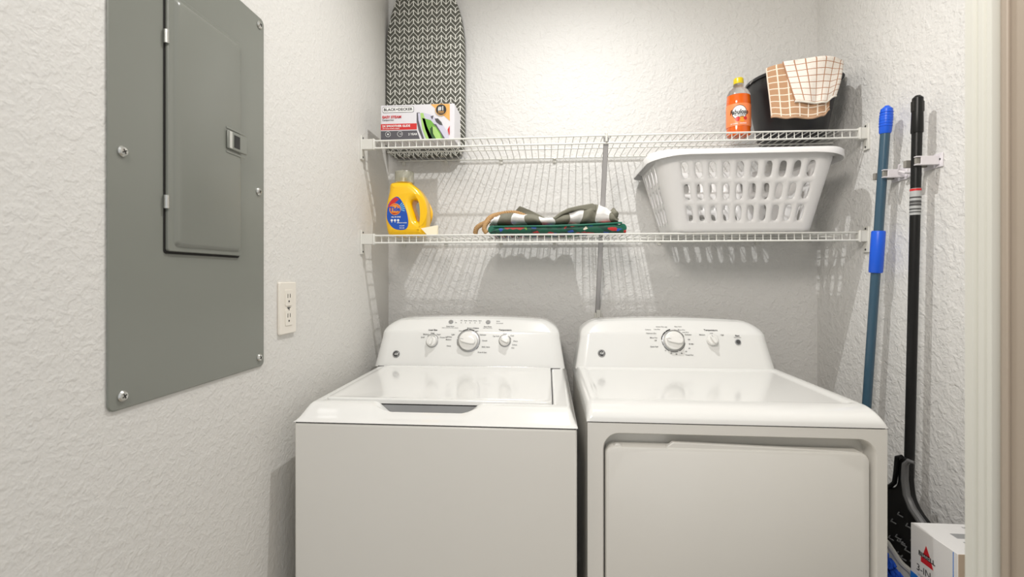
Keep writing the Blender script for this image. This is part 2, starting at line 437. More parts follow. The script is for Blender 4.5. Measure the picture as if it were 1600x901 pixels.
def arc_band(mb, F, r0, r1, a0, a1, h=.0007, mi=0, n=14):
    vs = []
    for i in range(n+1):
        a = math.radians(lerp(a0, a1, i/n)); vs += [F.p(r0*math.cos(a), r0*math.sin(a), h), F.p(r1*math.cos(a), r1*math.sin(a), h)]
    mb.add(vs, [(2*i, 2*i+1, 2*i+3, 2*i+2) for i in range(n)], mi)
def logo(parent, x, z):
    F = cframe(x, z)
    b = MB().flathe(F, [(.0125, .0003), (.0125, .0015), (.0120, .0018)], 32).build('badge', M_black, parent)
    mb = MB(); arc_band(mb, F, .0100, .0108, 20, 160, .0022); arc_band(mb, F, .0100, .0108, 200, 340, .0022)
    arc_band(mb, F, .0100, .0106, -15, 15, .0022); arc_band(mb, F, .0100, .0106, 165, 195, .0022)
    mb.text(F, 'GE', .0115, 0, 0, .0022, bold=.01, shear=.3); mb.build('badge_lettering', M_white, b)

def deck(x0, x1, yfr, yb, zs, fn, seamed=True, nx=120, ny=110):
    """top deck of an appliance as a height field with a skirt down to the seam line"""
    mb = MB()
    def P(u, v):
        x = lerp(x0, x1, u); y = lerp(yfr, yb, v**1.25)
        return (x, y, fn(x, y))
    mb.grid(P, nx, ny)
    # underside
    mb.add([(x0, yfr, zs), (x1, yfr, zs), (x1, yb, zs), (x0, yb, zs)], [(0, 1, 2, 3)])
    return mb
def sst(a, b, x):
    t = max(0, min(1, (x-a)/(b-a))); return t*t*(3-2*t)

# washer
WX0, WX1, WY0, WY1 = -.615, .071, 1.075, 1.757
WZS = .908
wa = thing('washing_machine', ((WX0+WX1)/2, 1.42, 0), 'white top load washing machine with three dials, left of the dryer', 'washing machine')
MB().box(WX0+.002, WX1-.002, WY0+.002, WY1, .03, WZS-.003).build('cabinet', M_cab, wa, bevel=.006, seg=3)
MB().box(WX0+.004, WX1-.004, WY0+.005, WY1-.01, WZS-.004, WZS).build('seam', M_seam, wa)
for x in (WX0+.06, WX1-.06):
    for y in (WY0+.07, WY1-.07): MB().cyl((x, y, 0), (x, y, .032), .022, 14).build('foot', M_seam, wa)
LX0, LX1, LY0, LY1 = -.572, .012, 1.150, 1.598
DXC = -.300
def wdip(x): return 1-sst(.085, .140, abs(x-DXC))
def wz(x, y):
    ef = y-WY0; es = min(x-WX0, WX1-x)
    top = .942
    f = 1-max(0, 1-ef/.066)**2.0 if ef < .066 else 1
    g = 1-max(0, 1-es/.022)**2.2 if es < .022 else 1
    z = WZS+(top-WZS)*min(f, g)*(.25+.75*f*g if f*g < 1 else 1)
    z = max(z, WZS)
    d = wdip(x)
    # finger scoop: the front lip dips, and a recess opens behind it under the lid edge
    z = WZS+(z-WZS)*(1-.50*d*sst(1.070, 1.098, y)*(1-sst(1.20, 1.21, y)))
    z -= d*.016*sst(1.124, 1.130, y)*(1-sst(1.20, 1.21, y))
    # shallow well the lid sits in
    if LX0-.004 < x < LX1+.004 and LY0+.002 < y < LY1+.004: z -= .006
    return z
deck(WX0, WX1, WY0, WY1, WZS, wz, nx=170, ny=150).build('top_deck', M_enamel, wa, angle=60)
MB().box(DXC-.135, DXC+.135, LY0+.001, LY0+.010, .900, .9325).build('scoop_back', M_grey, wa)
# lid: thin slab with rounded corners and a softly dished middle
def lid_mesh():
    mb = MB(); out = rrect(LX0, LX1, LY0, LY1, .016, 6); n = len(out); cx, cy = (LX0+LX1)/2, (LY0+LY1)/2
    rings = [(1.0, .936), (1.0, .9448), (.997, .9468), (.992, .9476), (.94, .9476), (.915, .9464), (.85, .9455), (.5, .9452), (.02, .9452)]
    vs = []
    for k, z in rings: vs += [(cx+(x-cx)*k, cy+(y-cy)*k, z) for x, y in out]
    fs = [(j*n+i, j*n+(i+1) % n, (j+1)*n+(i+1) % n, (j+1)*n+i) for j in range(len(rings)-1) for i in range(n)]
    fs += [list(range(n))[::-1], [(len(rings)-1)*n+i for i in range(n)]]
    return mb.add(vs, fs)
lid = lid_mesh().build('lid', M_enamel, wa, angle=50)
MB().box(DXC-.130, DXC+.130, LY0+.004, LY0+.02, .9325, .9362).build('lid_painted_shadow', M_seam, lid)  # dark strip painted in as the shade under the lid's front edge
MB().poly(Frame((0, 0, 0), (1, 0, 0), (0, 1, 0)), rrect(LX0-.0025, LX1+.0035, LY0+.004, LY1+.003, .017, 6), .9372, .9378).build('lid_gasket', M_dgrey, wa)
wc = console(-.2785, .3345, .318).build('console', M_enamel, wa, angle=50)
MB().box(-.60, .045, 1.5975, 1.6015, .9415, .9435).build('console_seam', M_dgrey, wc)
logo(wc, -.539, .983)
knob(wc, -.412, 1.026, .0185, math.radians(75))
knob(wc, -.280, 1.029, .0335, math.radians(168))
knob(wc, -.150, 1.031, .0185, math.radians(150))
for x in (-.351, -.214):
    F = cframe(x, 1.0905); b_ = MB().flathe(F, [(.0085, 0), (.0085, .002), (.0075, .003)], 24).build('button', M_grey, wc)
    MB().flathe(F, [(.0060, .003), (.0058, .0036)], 24).build('button_cap', M_silver, b_)
MK = {}
def mk(x, z):
    if z > 1.07 and not (x > 0 or (abs(x+.268) < .03 and z < 1.073)): k = 'rinse_markings' if x < -.325 else ('start_markings' if x > -.232 else 'cycle_light_markings')
    elif x > .62: k = 'start_markings'
    elif x > .50 or -.19 < x < 0: k = 'temperature_markings'
    elif x < -.36: k = 'load_size_markings'
    else: k = 'cycle_markings'
    return MK.setdefault(k, MB())
def flush_marks(parent):
    for k, m_ in MK.items(): m_.build(k, M_black, parent, smooth=False)
    MK.clear()
def T(x, z, s, size=.0062, bold=.01, al='CENTER'): mk(x, z).text(cframe(x, z), s, size, 0, 0, .0012, align=al, bold=bold)
T(-.412, 1.064, 'Load Size', .0085, .03); T(-.150, 1.066, 'Temperature', .0085, .03)
for x, z, s in ((-.447, 1.040, 'Small'), (-.436, 1.050, 'Medium'), (-.412, 1.0545, 'Large'), (-.389, 1.050, 'Super'), (-.371, 1.040, 'Precise Fill')): T(x, z, s)
for x, z, s in ((-.182, 1.046, 'Tap Cold'), (-.150, 1.0545, 'Cold'), (-.124, 1.048, 'Cool'), (-.112, 1.030, 'Warm'), (-.115, 1.018, 'Colors'), (-.121, 1.008, 'Hot')): T(x, z, s)
for x, z, s in ((-.337, 1.050, 'Light'), (-.350, 1.042, 'Whites'), (-.352, 1.033, 'Medium'), (-.350, 1.012, 'Heavy'), (-.309, 1.062, 'Heavy'), (-.278, 1.071, 'Medium'), (-.252, 1.062, 'Light'), (-.229, 1.050, 'Delicates'),
                (-.222, 1.031, 'Casuals'), (-.217, 1.010, 'Bulky Items'), (-.229, .992, 'Drain & Spin')): T(x, z, s)
T(-.256, 1.071, 'Colors', .0075, .03)
for x, s in ((-.313, 'Fill'), (-.297, 'Soak'), (-.280, 'Wash'), (-.262, 'Rinse'), (-.244, 'Spin')):
    T(x, 1.0945, s, .0062); mk(x, 1.088).flathe(cframe(x, 1.088), [(.0016, .0008), (.0016, .001)], 8)
T(-.332, 1.088, 'On', .005); T(-.351, 1.076, 'Deep Rinse', .0062, .02); T(-.351, 1.0715, 'Adds an extra rinse when selected', .0042)
T(-.214, 1.076, 'Start Pause', .0062, .02); T(-.214, 1.0715, 'Hold 3 secs to stop', .0042)
T(-.184, 1.0935, 'Reset', .0055, .01, 'LEFT'); T(-.184, 1.087, 'Lid Locked', .0055, .01, 'LEFT')
Fm = cframe(-.280, 1.029); mb = mk(-.28, 1.029)
arc_band(mb, Fm, .0400, .0435, 62, 90, .0012); arc_band(mb, Fm, .0400, .0435, 93, 122, .0012)
for a0, a1 in ((125, 165), (170, 205), (15, 58), (-20, 12), (-45, -24)): arc_band(mb, Fm, .0405, .0418, a0, a1, .0012)
for xx in (-.412, -.150): arc_band(mk(xx, 1.02), cframe(xx, 1.029), .0228, .0240, 20, 140, .0012)
flush_marks(wc)

# dryer
DX0, DX1, DY0, DY1 = .095, .781, 1.119, 1.757
DZS = .912
da = thing('clothes_dryer', ((DX0+DX1)/2, 1.44, 0), 'white front load clothes dryer with two dials, right of the washer', 'dryer')
# cabinet with a recessed door pocket: side walls, back, and a front face with a rounded opening
mb = MB()
PX0, PX1, PZ1, PZ0 = .133, .757, .892, .28
outer = [(DX0+.002, DZS-.003), (DX1-.002, DZS-.003), (DX1-.002, .03), (DX0+.002, .03)]
FD = Frame((0, DY0+.002, 0), (1, 0, 0), (0, 0, 1))
ring = rrect(PX0, PX1, PZ0, PZ1-.006, .04, 8)
n = len(ring); cx, cz = (PX0+PX1)/2, (PZ0+PZ1)/2
def on_outer(a, b):
    ix0, ix1, iz0, iz1 = PX0+.04, PX1-.04, PZ0+.04, PZ1-.046
    dx = a-ix1 if a > ix1 else (a-ix0 if a < ix0 else 0); dz = b-iz1 if b > iz1 else (b-iz0 if b < iz0 else 0)
    X0, X1, Z0, Z1 = DX0+.002, DX1-.002, .03, DZS-.003
    if abs(dx) > 1e-9 and abs(dz) > 1e-9:
        if abs(abs(dx)-abs(dz)) < .004: return (X1 if dx > 0 else X0, Z1 if dz > 0 else Z0)
        if abs(dx) > abs(dz): return (X1 if dx > 0 else X0, b)
        return (a, Z1 if dz > 0 else Z0)
    if abs(dx) > abs(dz): return (X1 if dx > 0 else X0, b)
    return (a, Z1 if dz > 0 else Z0)
outp = [on_outer(a, b) for a, b in ring]
lv = [(outp, 0), (ring, 0)]
shr = lambda d: rrect(PX0+d, PX1-d, PZ0+d, PZ1-.006-d, .04-d*.5, 8)
lv += [(shr(.001), -.001), (shr(.003), -.005), (shr(.004), -.014), (shr(.005), -.040)]
vs = []
for pts, h in lv: vs += [(a, DY0+.002-h, b) for a, b in pts]
fs = [(j*n+i, j*n+(i+1) % n, (j+1)*n+(i+1) % n, (j+1)*n+i) for j in range(len(lv)-1) for i in range(n)]+[[(len(lv)-1)*n+i for i in range(n)]]
k = len(vs); vs += [(a, DY1, b) for a, b in outp]
fs += [(i, (i+1) % n, k+(i+1) % n, k+i) for i in range(n)]+[[k+i for i in range(n)]]
mb.add(vs, fs).build('cabinet', M_cab, da, angle=30, merge=True)
MB().box(DX0+.005, DX1-.005, DY0+.005, DY1-.01, DZS-.0045, DZS+.002).build('seam', M_seam, da)
for x in (DX0+.06, DX1-.06):
    for y in (DY0+.07, DY1-.07): MB().cyl((x, y, 0), (x, y, .032), .022, 14).build('foot', M_seam, da)
def dz_(x, y):
    ef = y-DY0; es = min(x-DX0, DX1-x); top = .950
    f = math.sqrt(max(0, 1-max(0, 1-ef/.07)**2)) if ef < .07 else 1
    g = math.sqrt(max(0, 1-max(0, 1-es/.016)**2)) if es < .016 else 1
    z = DZS+(top-DZS)*f*g
    inn = sst(.026, .044, es)*sst(.070, .086, ef)*(1-sst(1.585, 1.60, y))
    return z-.006*inn
deck(DX0, DX1, DY0, DY1, DZS, dz_, nx=150, ny=130).build('top_deck', M_enamel, da, angle=60)
dc = console(.4335, .3295, .312).build('console', M_enamel, da, angle=50)
MB().box(.11, .757, 1.5975, 1.6015, .9415, .9435).build('console_seam', M_dgrey, dc)
# door: slab with rounded corners and a raised grip lip along its top edge
def slab_door():
    mb = MB(); base = lambda d: rrect(.1405+d, .744-d, .285+d, .852-d, .022-d*.4, 8)
    lv = [(0, .034), (0, .006), (.002, .002), (.006, 0)]
    vs = []; n = len(base(0))
    for d, h in lv: vs += [(a, DY0+.004+h, b) for a, b in base(d)]
    fs = [(j*n+i, j*n+(i+1) % n, (j+1)*n+(i+1) % n, (j+1)*n+i) for j in range(len(lv)-1) for i in range(n)]+[[3*n+i for i in range(n)], list(range(n))]
    return mb.add(vs, fs)
dd = slab_door().build('door', M_cab, da, angle=30)
mb = MB(); pts = []
for i in range(31):
    t = i/30; x = lerp(.285, .722, t); pts.append((x, .852+.0125*(1-t)**.8*min(1, (t+.002)*40)))
pts = [(.285, .845)]+pts+[(.722, .845)]
mb.poly(Frame((0, DY0+.008, 0), (1, 0, 0), (0, 0, 1)), pts, -.012, 0)
mb.poly(Frame((0, DY0+.008, 0), (1, 0, 0), (0, 0, 1)), [(.160, .845), (.160, .852), (.166, .8570), (.174, .8570), (.180, .853), (.180, .845)], -.012, 0)
mb.build('door_lip', M_cab, dd, bevel=.002)
logo(dc, .188, .994)
knob(dc, .435, 1.037, .0320, math.radians(170))
knob(dc, .564, 1.040, .0185, math.radians(120), ring=False)
F = cframe(.650, 1.035); b_ = MB().flathe(F, [(.0098, 0), (.0098, .002), (.0085, .0032)], 24).build('button', M_grey, dc)
MB().flathe(F, [(.0070, .0032), (.0068, .0038)], 24).build('button_cap', M_dgrey, b_)
Fm = cframe(.435, 1.037); mb = mk(.435, 1.037)
T(.565, 1.071, 'Temperature', .0085, .03); T(.650, 1.055, 'Start', .0075, .03); T(.650, 1.0495, 'Push to Start', .0045)
for x, z, s in ((.533, 1.057, 'Medium'), (.565, 1.062, 'Low'), (.600, 1.057, 'High')): T(x, z, s, .006)
for x, z, s in ((.352, 1.071, 'Cottons'), (.383, 1.072, 'Less Dry'), (.361, 1.060, 'Optimum Dry'), (.368, 1.046, 'More Dry'), (.374, 1.037, 'Off'), (.368, 1.017, 'Quick Fluff'),
                (.415, 1.079, 'Off'), (.457, 1.081, 'Easy Care'), (.466, 1.071, 'More Dry'), (.478, 1.064, 'Less Dry'), (.486, 1.057, 'Delicates'), (.487, 1.041, 'Off'),
                (.494, 1.027, '80 Min'), (.486, 1.013, '60'), (.474, 1.003, '50'), (.459, .997, '40'), (.441, .994, '30'), (.424, .997, '20'), (.405, 1.005, '10'), (.484, .992, 'Timed Dry'), (.395, 1.080, 'Sensor Dry')): T(x, z, s, .006)
arc_band(mb, Fm, .0375, .0415, 102, 128, .0012); arc_band(mb, Fm, .0375, .0415, 130, 152, .0012); arc_band(mb, Fm, .0375, .0415, 154, 175, .0012)
for a0, a1 in ((20, 45), (48, 84), (-65, -10), (-110, -72), (-150, -115), (182, 205)): arc_band(mb, Fm, .0380, .0395, a0, a1, .0012)
flush_marks(dc)

# ---------------------------------------------------------------- wire shelves
SY0, SY1, SX0, SX1 = 1.614, 1.887, -.622, 1.034
def shelf(ztop, label, r=.0016):
    sh = thing('wire_shelf', ((SX0+SX1)/2, 1.75, ztop-.03), label, 'shelf', 'white wire shelves on the back wall')
    mb = MB(); N = 65
    for i in range(N+1):
        x = lerp(SX0+.004, SX1-.004, i/N)
        mb.tube([(x, SY1+.004, ztop-r), (x, SY0+.006, ztop-r), (x, SY0+.001, ztop-r-.003), (x, SY0, ztop-.029)], r, 6)
    mb.build('wire_deck', M_wire, sh)
    for y, z, rr_, nm in ((SY0-.002, ztop-.003, .003, 'front_rail'), (SY0-.002, ztop-.029, .0032, 'front_rail'), (1.755, ztop-.0058, .0028, 'support_rail'), (SY1+.002, ztop-.0058, .003, 'back_rail')):
        MB().cyl((SX0, y, z), (SX1, y, z), rr_, 10).build(nm, M_wire, sh)
    # end brackets: wall plate and a socket that holds the front lip
    for sgn, xw, xe in ((1, XL, SX0), (-1, XR, SX1)):
        mb = MB(); a, b = sorted((xw, xw+sgn*.006)); mb.box(a, b, SY0-.012, SY0+.014, ztop-.070, ztop+.016)
        a, b = sorted((xw, xe+sgn*.006)); mb.box(a, b, SY0-.008, SY0+.010, ztop-.034, ztop+.003)
        a, b = sorted((xe, xe+sgn*.004)); mb.box(a, b, SY0-.010, SY0+.011, ztop-.036, ztop+.004)
        bk = mb.build('end_bracket', M_brk, sh, bevel=.0015)
        for dz in (.009, -.060):
            Fb = Frame((xw+sgn*.006, SY0+.001, ztop+dz), (0, sgn, 0), (0, 0, 1)); MB().flathe(Fb, [(.0035, 0), (.003, .0015)], 10).build('screw', M_dgrey, bk)
    for x in (-.60, -.42, -.19, .03, .45, .83):
        mb = MB(); mb.box(x-.007, x+.007, YB-.006, YB-.0002, ztop-.024, ztop+.004); mb.box(x-.005, x+.005, SY1-.003, YB-.005, ztop-.012, ztop-.0088)
        mb.build('wall_clip', M_brk, sh, bevel=.001)
    return sh
shelf(1.750, 'upper white wire shelf on the back wall holding the iron box and black bucket')
shelf(1.410, 'lower white wire shelf on the back wall holding the yellow bottle and basket')
# diagonal brace from the front of the upper shelf to the wall, through the lower shelf
br = thing('shelf_brace', (.205, YB, 1.085), 'grey white diagonal steel brace from upper shelf front down to the back wall', 'brace')
p0, p1 = V(.2035, SY0-.003, 1.742), V(.2075, YB-.004, 1.115)
d = (p1-p0).normalized(); Fb = Frame(p0, (1, 0, 0), -d)
L = (p1-p0).length
mb = MB(); mb.fbox(Fb, -.0085, .0085, -L, 0, -.001, .001); mb.fbox(Fb, -.0085, -.0065, -L, 0, -.007, .001); mb.fbox(Fb, .0065, .0085, -L, 0, -.007, .001)
mb.build('channel', M_brace, br, bevel=.0006)
mb = MB(); mb.tube([(.2035, SY0+.006, 1.730), (.2035, SY0+.006, 1.755), (.2035, SY0-.003, 1.7565), (.2035, SY0-.009, 1.752), (.2035, SY0-.009, 1.725)], .004, 8); mb.build('hook', M_brk, br)
mb = MB(); mb.box(.191, .224, YB-.007, YB-.0002, 1.072, 1.112); mb.box(.199, .216, YB-.016, YB-.007, 1.085, 1.125); ft = mb.build('wall_foot', M_brk, br, bevel=.0015)
MB().flathe(Frame((.2075, YB-.0165, 1.092), (1, 0, 0), (0, 0, 1)), [(.004, 0), (.003, .0015)], 12).build('screw', M_dgrey, ft)

# ---------------------------------------------------------------- ironing board leaning in the corner
BX0, BX1, BZ0, BZ1 = -.662, -.336, 1.7515, 2.53
ib = thing('ironing_board', (-.5, 1.86, BZ0), 'tall ironing board with charcoal chevron cover standing on upper shelf corner', 'ironing board')
def bw(t):   # half width fraction along height
    if t < .10: return .80+.20*math.sqrt(max(0, 1-((.10-t)/.10)**2.2))
    if t < .55: return 1.0
    q = (t-.55)/.45; return max(.0, (1-q**2.1*1.0))**.62
mb = MB(); cx = (BX0+BX1)/2; hw = (BX1-BX0)/2; prof = [(1-.04, 0), (1-.012, .003), (1, .009), (1, .022), (1-.02, .026)]
NT_ = 60; rings = []
vs = []
ts = [i/NT_ for i in range(NT_+1)]
left = [(-bw(t), t) for t in ts]; right = [(bw(t), t) for t in reversed(ts)]
outl = left+right[1:]
for k_, dy in prof:
    for a, t in outl: vs.append((cx+a*hw*k_, 1.855+dy-.003, lerp(BZ0, BZ1, .5+(t-.5)*(1-(1-k_)*.4))))
n = len(outl)
fs = [(j*n+i, j*n+(i+1) % n, (j+1)*n+(i+1) % n, (j+1)*n+i) for j in range(len(prof)-1) for i in range(n)]+[list(range(n)), [(len(prof)-1)*n+i for i in range(n)][::-1]]
mb.add(vs, fs).build('fabric_cover', M_herr, ib, angle=70)
mb = MB(); vs = []
for dy in (1.878, 1.884):
    for a, t in outl: vs.append((cx+a*hw*1.005, dy, lerp(BZ0, BZ1+.002, t)))
fs = [(i, (i+1) % n, n+(i+1) % n, n+i) for i in range(n)]+[list(range(n)), [n+i for i in range(n)][::-1]]
mb.add(vs, fs).build('metal_frame', M_grey, ib)

# ---------------------------------------------------------------- boxed iron
IX0, IX1, IY0, IY1, IZ0, IZ1 = -.602, -.332, 1.632, 1.745, 1.7515, 1.881
bi = thing('iron_box', ((IX0+IX1)/2, 1.69, IZ0), 'grey and red retail carton of a green steam iron on the upper shelf', 'box')
MB().box(IX0, IX1, IY0, IY1, IZ0, IZ1).build('carton', M_card, bi, bevel=.0012)
FI = Frame((IX0, IY0, IZ0), (1, 0, 0), (0, 0, 1))
W, H = IX1-IX0, IZ1-IZ0
S = .27/122   # metres per print unit
def ipx(pts): return [((x-595)*S, H-(y-163.5)*(H/59)) for x, y in pts]
mb = MB(); mats = [M_bandg, M_redlab, M_green, M_lgreen, M_dgreen, M_lilac, M_tan, M_black, M_white, M_red, M_dgrey]
def ip(pts, mi, h=.0006, e=.0004): mb.poly(FI, pts, h-e, h, mi)
ip([(0, 0), (ipx([(661, 206)])[0][0], 0), (ipx([(655, 206)])[0][0], ipx([(0, 206)])[0][1]), (0, ipx([(0, 206)])[0][1])], 0)
ip([(0, ipx([(0, 204.5)])[0][1]), (ipx([(655, 0)])[0][0], ipx([(0, 204.5)])[0][1]), (ipx([(655, 0)])[0][0], ipx([(0, 194.5)])[0][1]), (0, ipx([(0, 194.5)])[0][1])], 1)
ip(ipx([(678, 164), (706, 164), (709.5, 164), (709.5, 192)]), 6)
ip(ipx([(655, 177), (660, 177), (662, 190), (668, 208), (676, 222.5), (665, 222.5), (658, 206), (655, 192)]), 0, .0010)   # sole plate
ip(ipx([(657, 178), (666, 178), (678, 181), (692, 190), (704, 207), (709, 222.5), (668, 222.5), (662, 204), (658, 190)]), 5, .0014)
ip(ipx([(661, 178), (666, 178), (672, 200), (682, 222.5), (671, 222.5), (664, 204)]), 3, .0018)
ip(ipx([(664, 186), (678, 190), (687, 200), (696, 214), (699, 222.5), (676, 222.5), (669, 205)]), 2, .0018)
ip(ipx([(680, 200), (686, 202), (693, 213), (696, 222.5), (688, 222.5), (681, 212)]), 3, .0024)
ip(ipx([(677, 204), (681, 200), (682, 212), (688, 222.5), (682, 222.5), (678, 213)]), 4, .0024)
ip(ipx([(682, 196), (687, 197), (703, 222.5), (699, 222.5), (694, 211), (687, 201)]), 0, .0022)
ip(ipx([(685, 188), (690, 187.5), (696, 194), (698, 199), (693, 198), (687, 193)]), 10, .0022)
ip(ipx([(678, 184), (683, 182.5), (681, 189)]), 0, .0022)
ip(ipx([(706, 206), (709.5, 200), (709.5, 215), (708, 214)]), 9, .0022)
cx_, cz_ = ipx([(695.5, 173.5)])[0]; Fc = Frame(FI.p(cx_, cz_), (1, 0, 0), (0, 0, 1))
mb.flathe(Fc, [(.0215, .001), (.0215, .0026)], 30, 6); mb.flathe(Fc, [(.0190, .0026), (.0190, .003)], 30, 7)
mb.text(Fc, '#1', .021, 0, .004, .0033, 8, bold=.02); mb.text(Fc, 'BRAND', .0065, 0, -.0075, .0033, 6, bold=.02); mb.text(Fc, 'IN IRONS', .0045, 0, -.0125, .0033, 6, bold=.02)
bx0, bz0 = ipx([(598, 176)])[0]; bx1, bz1 = ipx([(650, 166.3)])[0]
for d_, mi in ((0, 7), (.0012, 8)): ip(rrect(bx0+d_, bx1-d_, bz0+d_, bz1-d_, .004), mi, .0006+d_*.3)
def it(x, y, s, size, mi, al='LEFT', bold=.02, sx=1):
    a, b = ipx([(x, y)])[0]; mb.text(FI, s, size, a, b, .0016, mi, al, bold, sx)
it(624, 171.2, 'BLACK+DECKER', .0135, 7, 'CENTER', .02, 1.06)
it(597.5, 183.5, 'EASY STEAM', .0125, 9, bold=.04, sx=1.02); it(597.5, 188.3, 'Compact Iron', .0075, 7)
it(597.5, 198.5, '2X SMOOTHER GLIDE', .0105, 8, bold=.03); it(597.5, 202.3, 'with ceramic nonstick soleplate', .0050, 8)
it(641, 212.5, '2 YEAR', .0105, 8)
for x in (607, 627):
    a, b = ipx([(x, 211.5)])[0]; Fc = Frame(FI.p(a, b), (1, 0, 0), (0, 0, 1)); arc_band(mb, Fc, .0088, .0098, 0, 360, .0012, 8, 28)
    arc_band(mb, Fc, 0, .003 if x == 607 else .0015, 0, 360, .0012, 8, 12)
    if x == 627: mb.fbox(Fc, -.001, .007, -.0008, .0008, .0008, .0012, 8)
mb.build('front_print', mats, bi, smooth=False)

# ---------------------------------------------------------------- yellow detergent bottle
dt = thing('detergent_bottle', (-.518, 1.705, 1.4105), 'yellow jug of laundry detergent with blue label on the lower shelf', 'bottle')
def curve_body(outer, hole, F, depth, bev, name, m, parent):
    cu = bpy.data.curves.new('c', 'CURVE'); cu.dimensions = '2D'; cu.fill_mode = 'BOTH'; cu.extrude = depth/2-bev; cu.bevel_depth = bev; cu.bevel_resolution = 5; cu.offset = -bev
    for pts in [outer]+hole:
        sp = cu.splines.new('POLY'); sp.points.add(len(pts)-1); sp.use_cyclic_u = True
        for p, q in zip(sp.points, pts): p.co = (q[0], q[1], 0, 1)
    o = bpy.data.objects.new('c', cu); COL.objects.link(o); dg = bpy.context.evaluated_depsgraph_get()
    me = bpy.data.meshes.new_from_object(o.evaluated_get(dg))
    mb = MB(); mb.add([F.p(*q.co) for q in me.vertices], [list(p.vertices) for p in me.polygons])
    bpy.data.objects.remove(o); bpy.data.meshes.remove(me); bpy.data.curves.remove(cu)
    return mb.build(name, m, parent, angle=50, merge=True)
def smooth_loop(pts, k=6):
    out = []; n = len(pts)
    for i in range(n):
        p0, p1, p2, p3 = (Vector(pts[(i+j-1) % n]) for j in range(4))
        for s in range(k):
            t = s/k; q = .5*((2*p1)+(p2-p0)*t+(2*p0-5*p1+4*p2-p3)*t*t+(3*p1-p0-3*p2+p3)*t**3); out.append((q.x, q.y))
    return out
FT = Frame((-.518, 1.700, 1.4105), (1, 0, 0), (0, 0, 1))
u_ = .0024   # one print unit in metres
def tp(pts): return [((x-641)*u_, (366.0-y)*u_) for x, y in pts]
body = smooth_loop(tp([(617, 284), (641, 283), (648, 285), (661, 296), (670, 312), (672.5, 332), (671, 352), (669, 364), (662, 366), (625, 366), (613, 364), (609, 352), (607.5, 335), (609.5, 315), (613.5, 298)]))
hole = smooth_loop(tp([(653, 311), (660, 315), (665, 328), (661, 342), (657, 342), (653, 331), (649, 317)]))
bt = curve_body(body, [hole], FT, .088, .022, 'body', M_yel, dt)
MB().lathe(-.538, 1.705, [(.030, 1.598), (.031, 1.604), (.031, 1.611), (.028, 1.616)], 32).build('neck', M_yel, dt)
MB().lathe(-.538, 1.705, [(.0005, 1.655), (.0335, 1.655), (.035, 1.652), (.036, 1.612), (.033, 1.612), (.032, 1.650), (.0005, 1.652)], 36).build('cap', M_cap, dt)
MB().lathe(-.540, 1.705, [(.011, 1.612), (.010, 1.630), (.005, 1.632)], 20).build('spout', M_ycap, dt)
mb = MB(); lm = [M_bluelab, M_redlab, M_lblue, M_white, M_orange, M_yel, M_black]
lab = smooth_loop(tp([(613, 322), (618, 312), (626, 306.5), (632, 309), (639, 320), (644, 335), (645, 349), (641, 356), (630, 357), (620, 353), (612, 340)]))
FTL = Frame(FT.p(0, 0, .0442), (1, 0, 0), (0, 0, 1))
mb.poly(FTL, lab, 0, .0004, 0)
mb.poly(FTL, tp([(613.5, 323), (617.5, 313), (625, 307), (631, 310), (622, 318)]), 0, .0008, 1)
for k_ in range(12):
    a = math.radians(-12+k_*15.0); c0, c1 = tp([(627, 325)])[0]
    mb.poly(FTL, [(c0+.012*math.cos(a-.06), c1+.012*math.sin(a-.06)), (c0+.031*math.cos(a-.09), c1+.031*math.sin(a-.09)), (c0+.031*math.cos(a+.03), c1+.031*math.sin(a+.03)), (c0+.012*math.cos(a+.03), c1+.012*math.sin(a+.03))], 0, .0006, 2) if k_ < 5 or k_ > 10 else None
c0, c1 = tp([(624.5, 325.5)])[0]; Fc = Frame(FTL.p(c0, c1), (1, 0, 0), (0, 0, 1))
mb.flathe(Fc, [(.0215, .0004), (.0215, .0010)], 30, 4); mb.flathe(Fc, [(.0185, .001), (.0185, .0013)], 30, 1); mb.flathe(Fc, [(.0165, .0013), (.0165, .0016)], 30, 4)
mb.text(Fc, 'Tide', .0215, 0, 0, .0022, 0, bold=.05); mb.text(Fc, 'SIMPLY', .0070, 0, -.0155, .0022, 1, bold=.03)
a, b = tp([(626, 337.5)])[0]; mb.text(FTL, 'ALL IN ONE', .0065, a, b, .0012, 3, bold=.03)
for x in (619.5, 624.5, 629.5):
    a, b = tp([(x, 342.5)])[0]; Fc = Frame(FTL.p(a, b), (1, 0, 0), (0, 0, 1)); mb.flathe(Fc, [(.0042, .0004), (.0042, .0010)], 14, 3); mb.fbox(Fc, -.0012, .0012, -.008, -.003, .0004, .0010, 3)
for y, s, z_ in ((346.5, 'REFRESHING BREEZE', .0040), (351, '64 LOADS', .0042), (354.4, '92 FL OZ', .0045)):
    a, b = tp([(637, y)])[0]; mb.text(FTL, s, z_, a-.004, b, .0012, 3, bold=.03)
mb.build('front_label', lm, dt, smooth=False)

pc = thing('paper_card', (-.425, 1.66, 1.4105), 'small cream folded paper card on lower shelf beside the yellow jug', 'card')
FP = Frame((-.425, 1.655, 1.4105), (1, .15, 0), (0, .15, 1))
mb = MB(); mb.poly(FP, [(-.035, .026), (-.012, .031), (.024, .038), (.024, 0), (-.010, 0)], 0, .0008); mb.poly(Frame(FP.p(0, 0, -.003), (1, .4, 0), (0, .15, 1)), [(-.01, 0), (-.01, .031), (.028, .040), (.028, 0)], -.001, 0)
mb.build('folded_sheet', M_paper, pc, smooth=False)

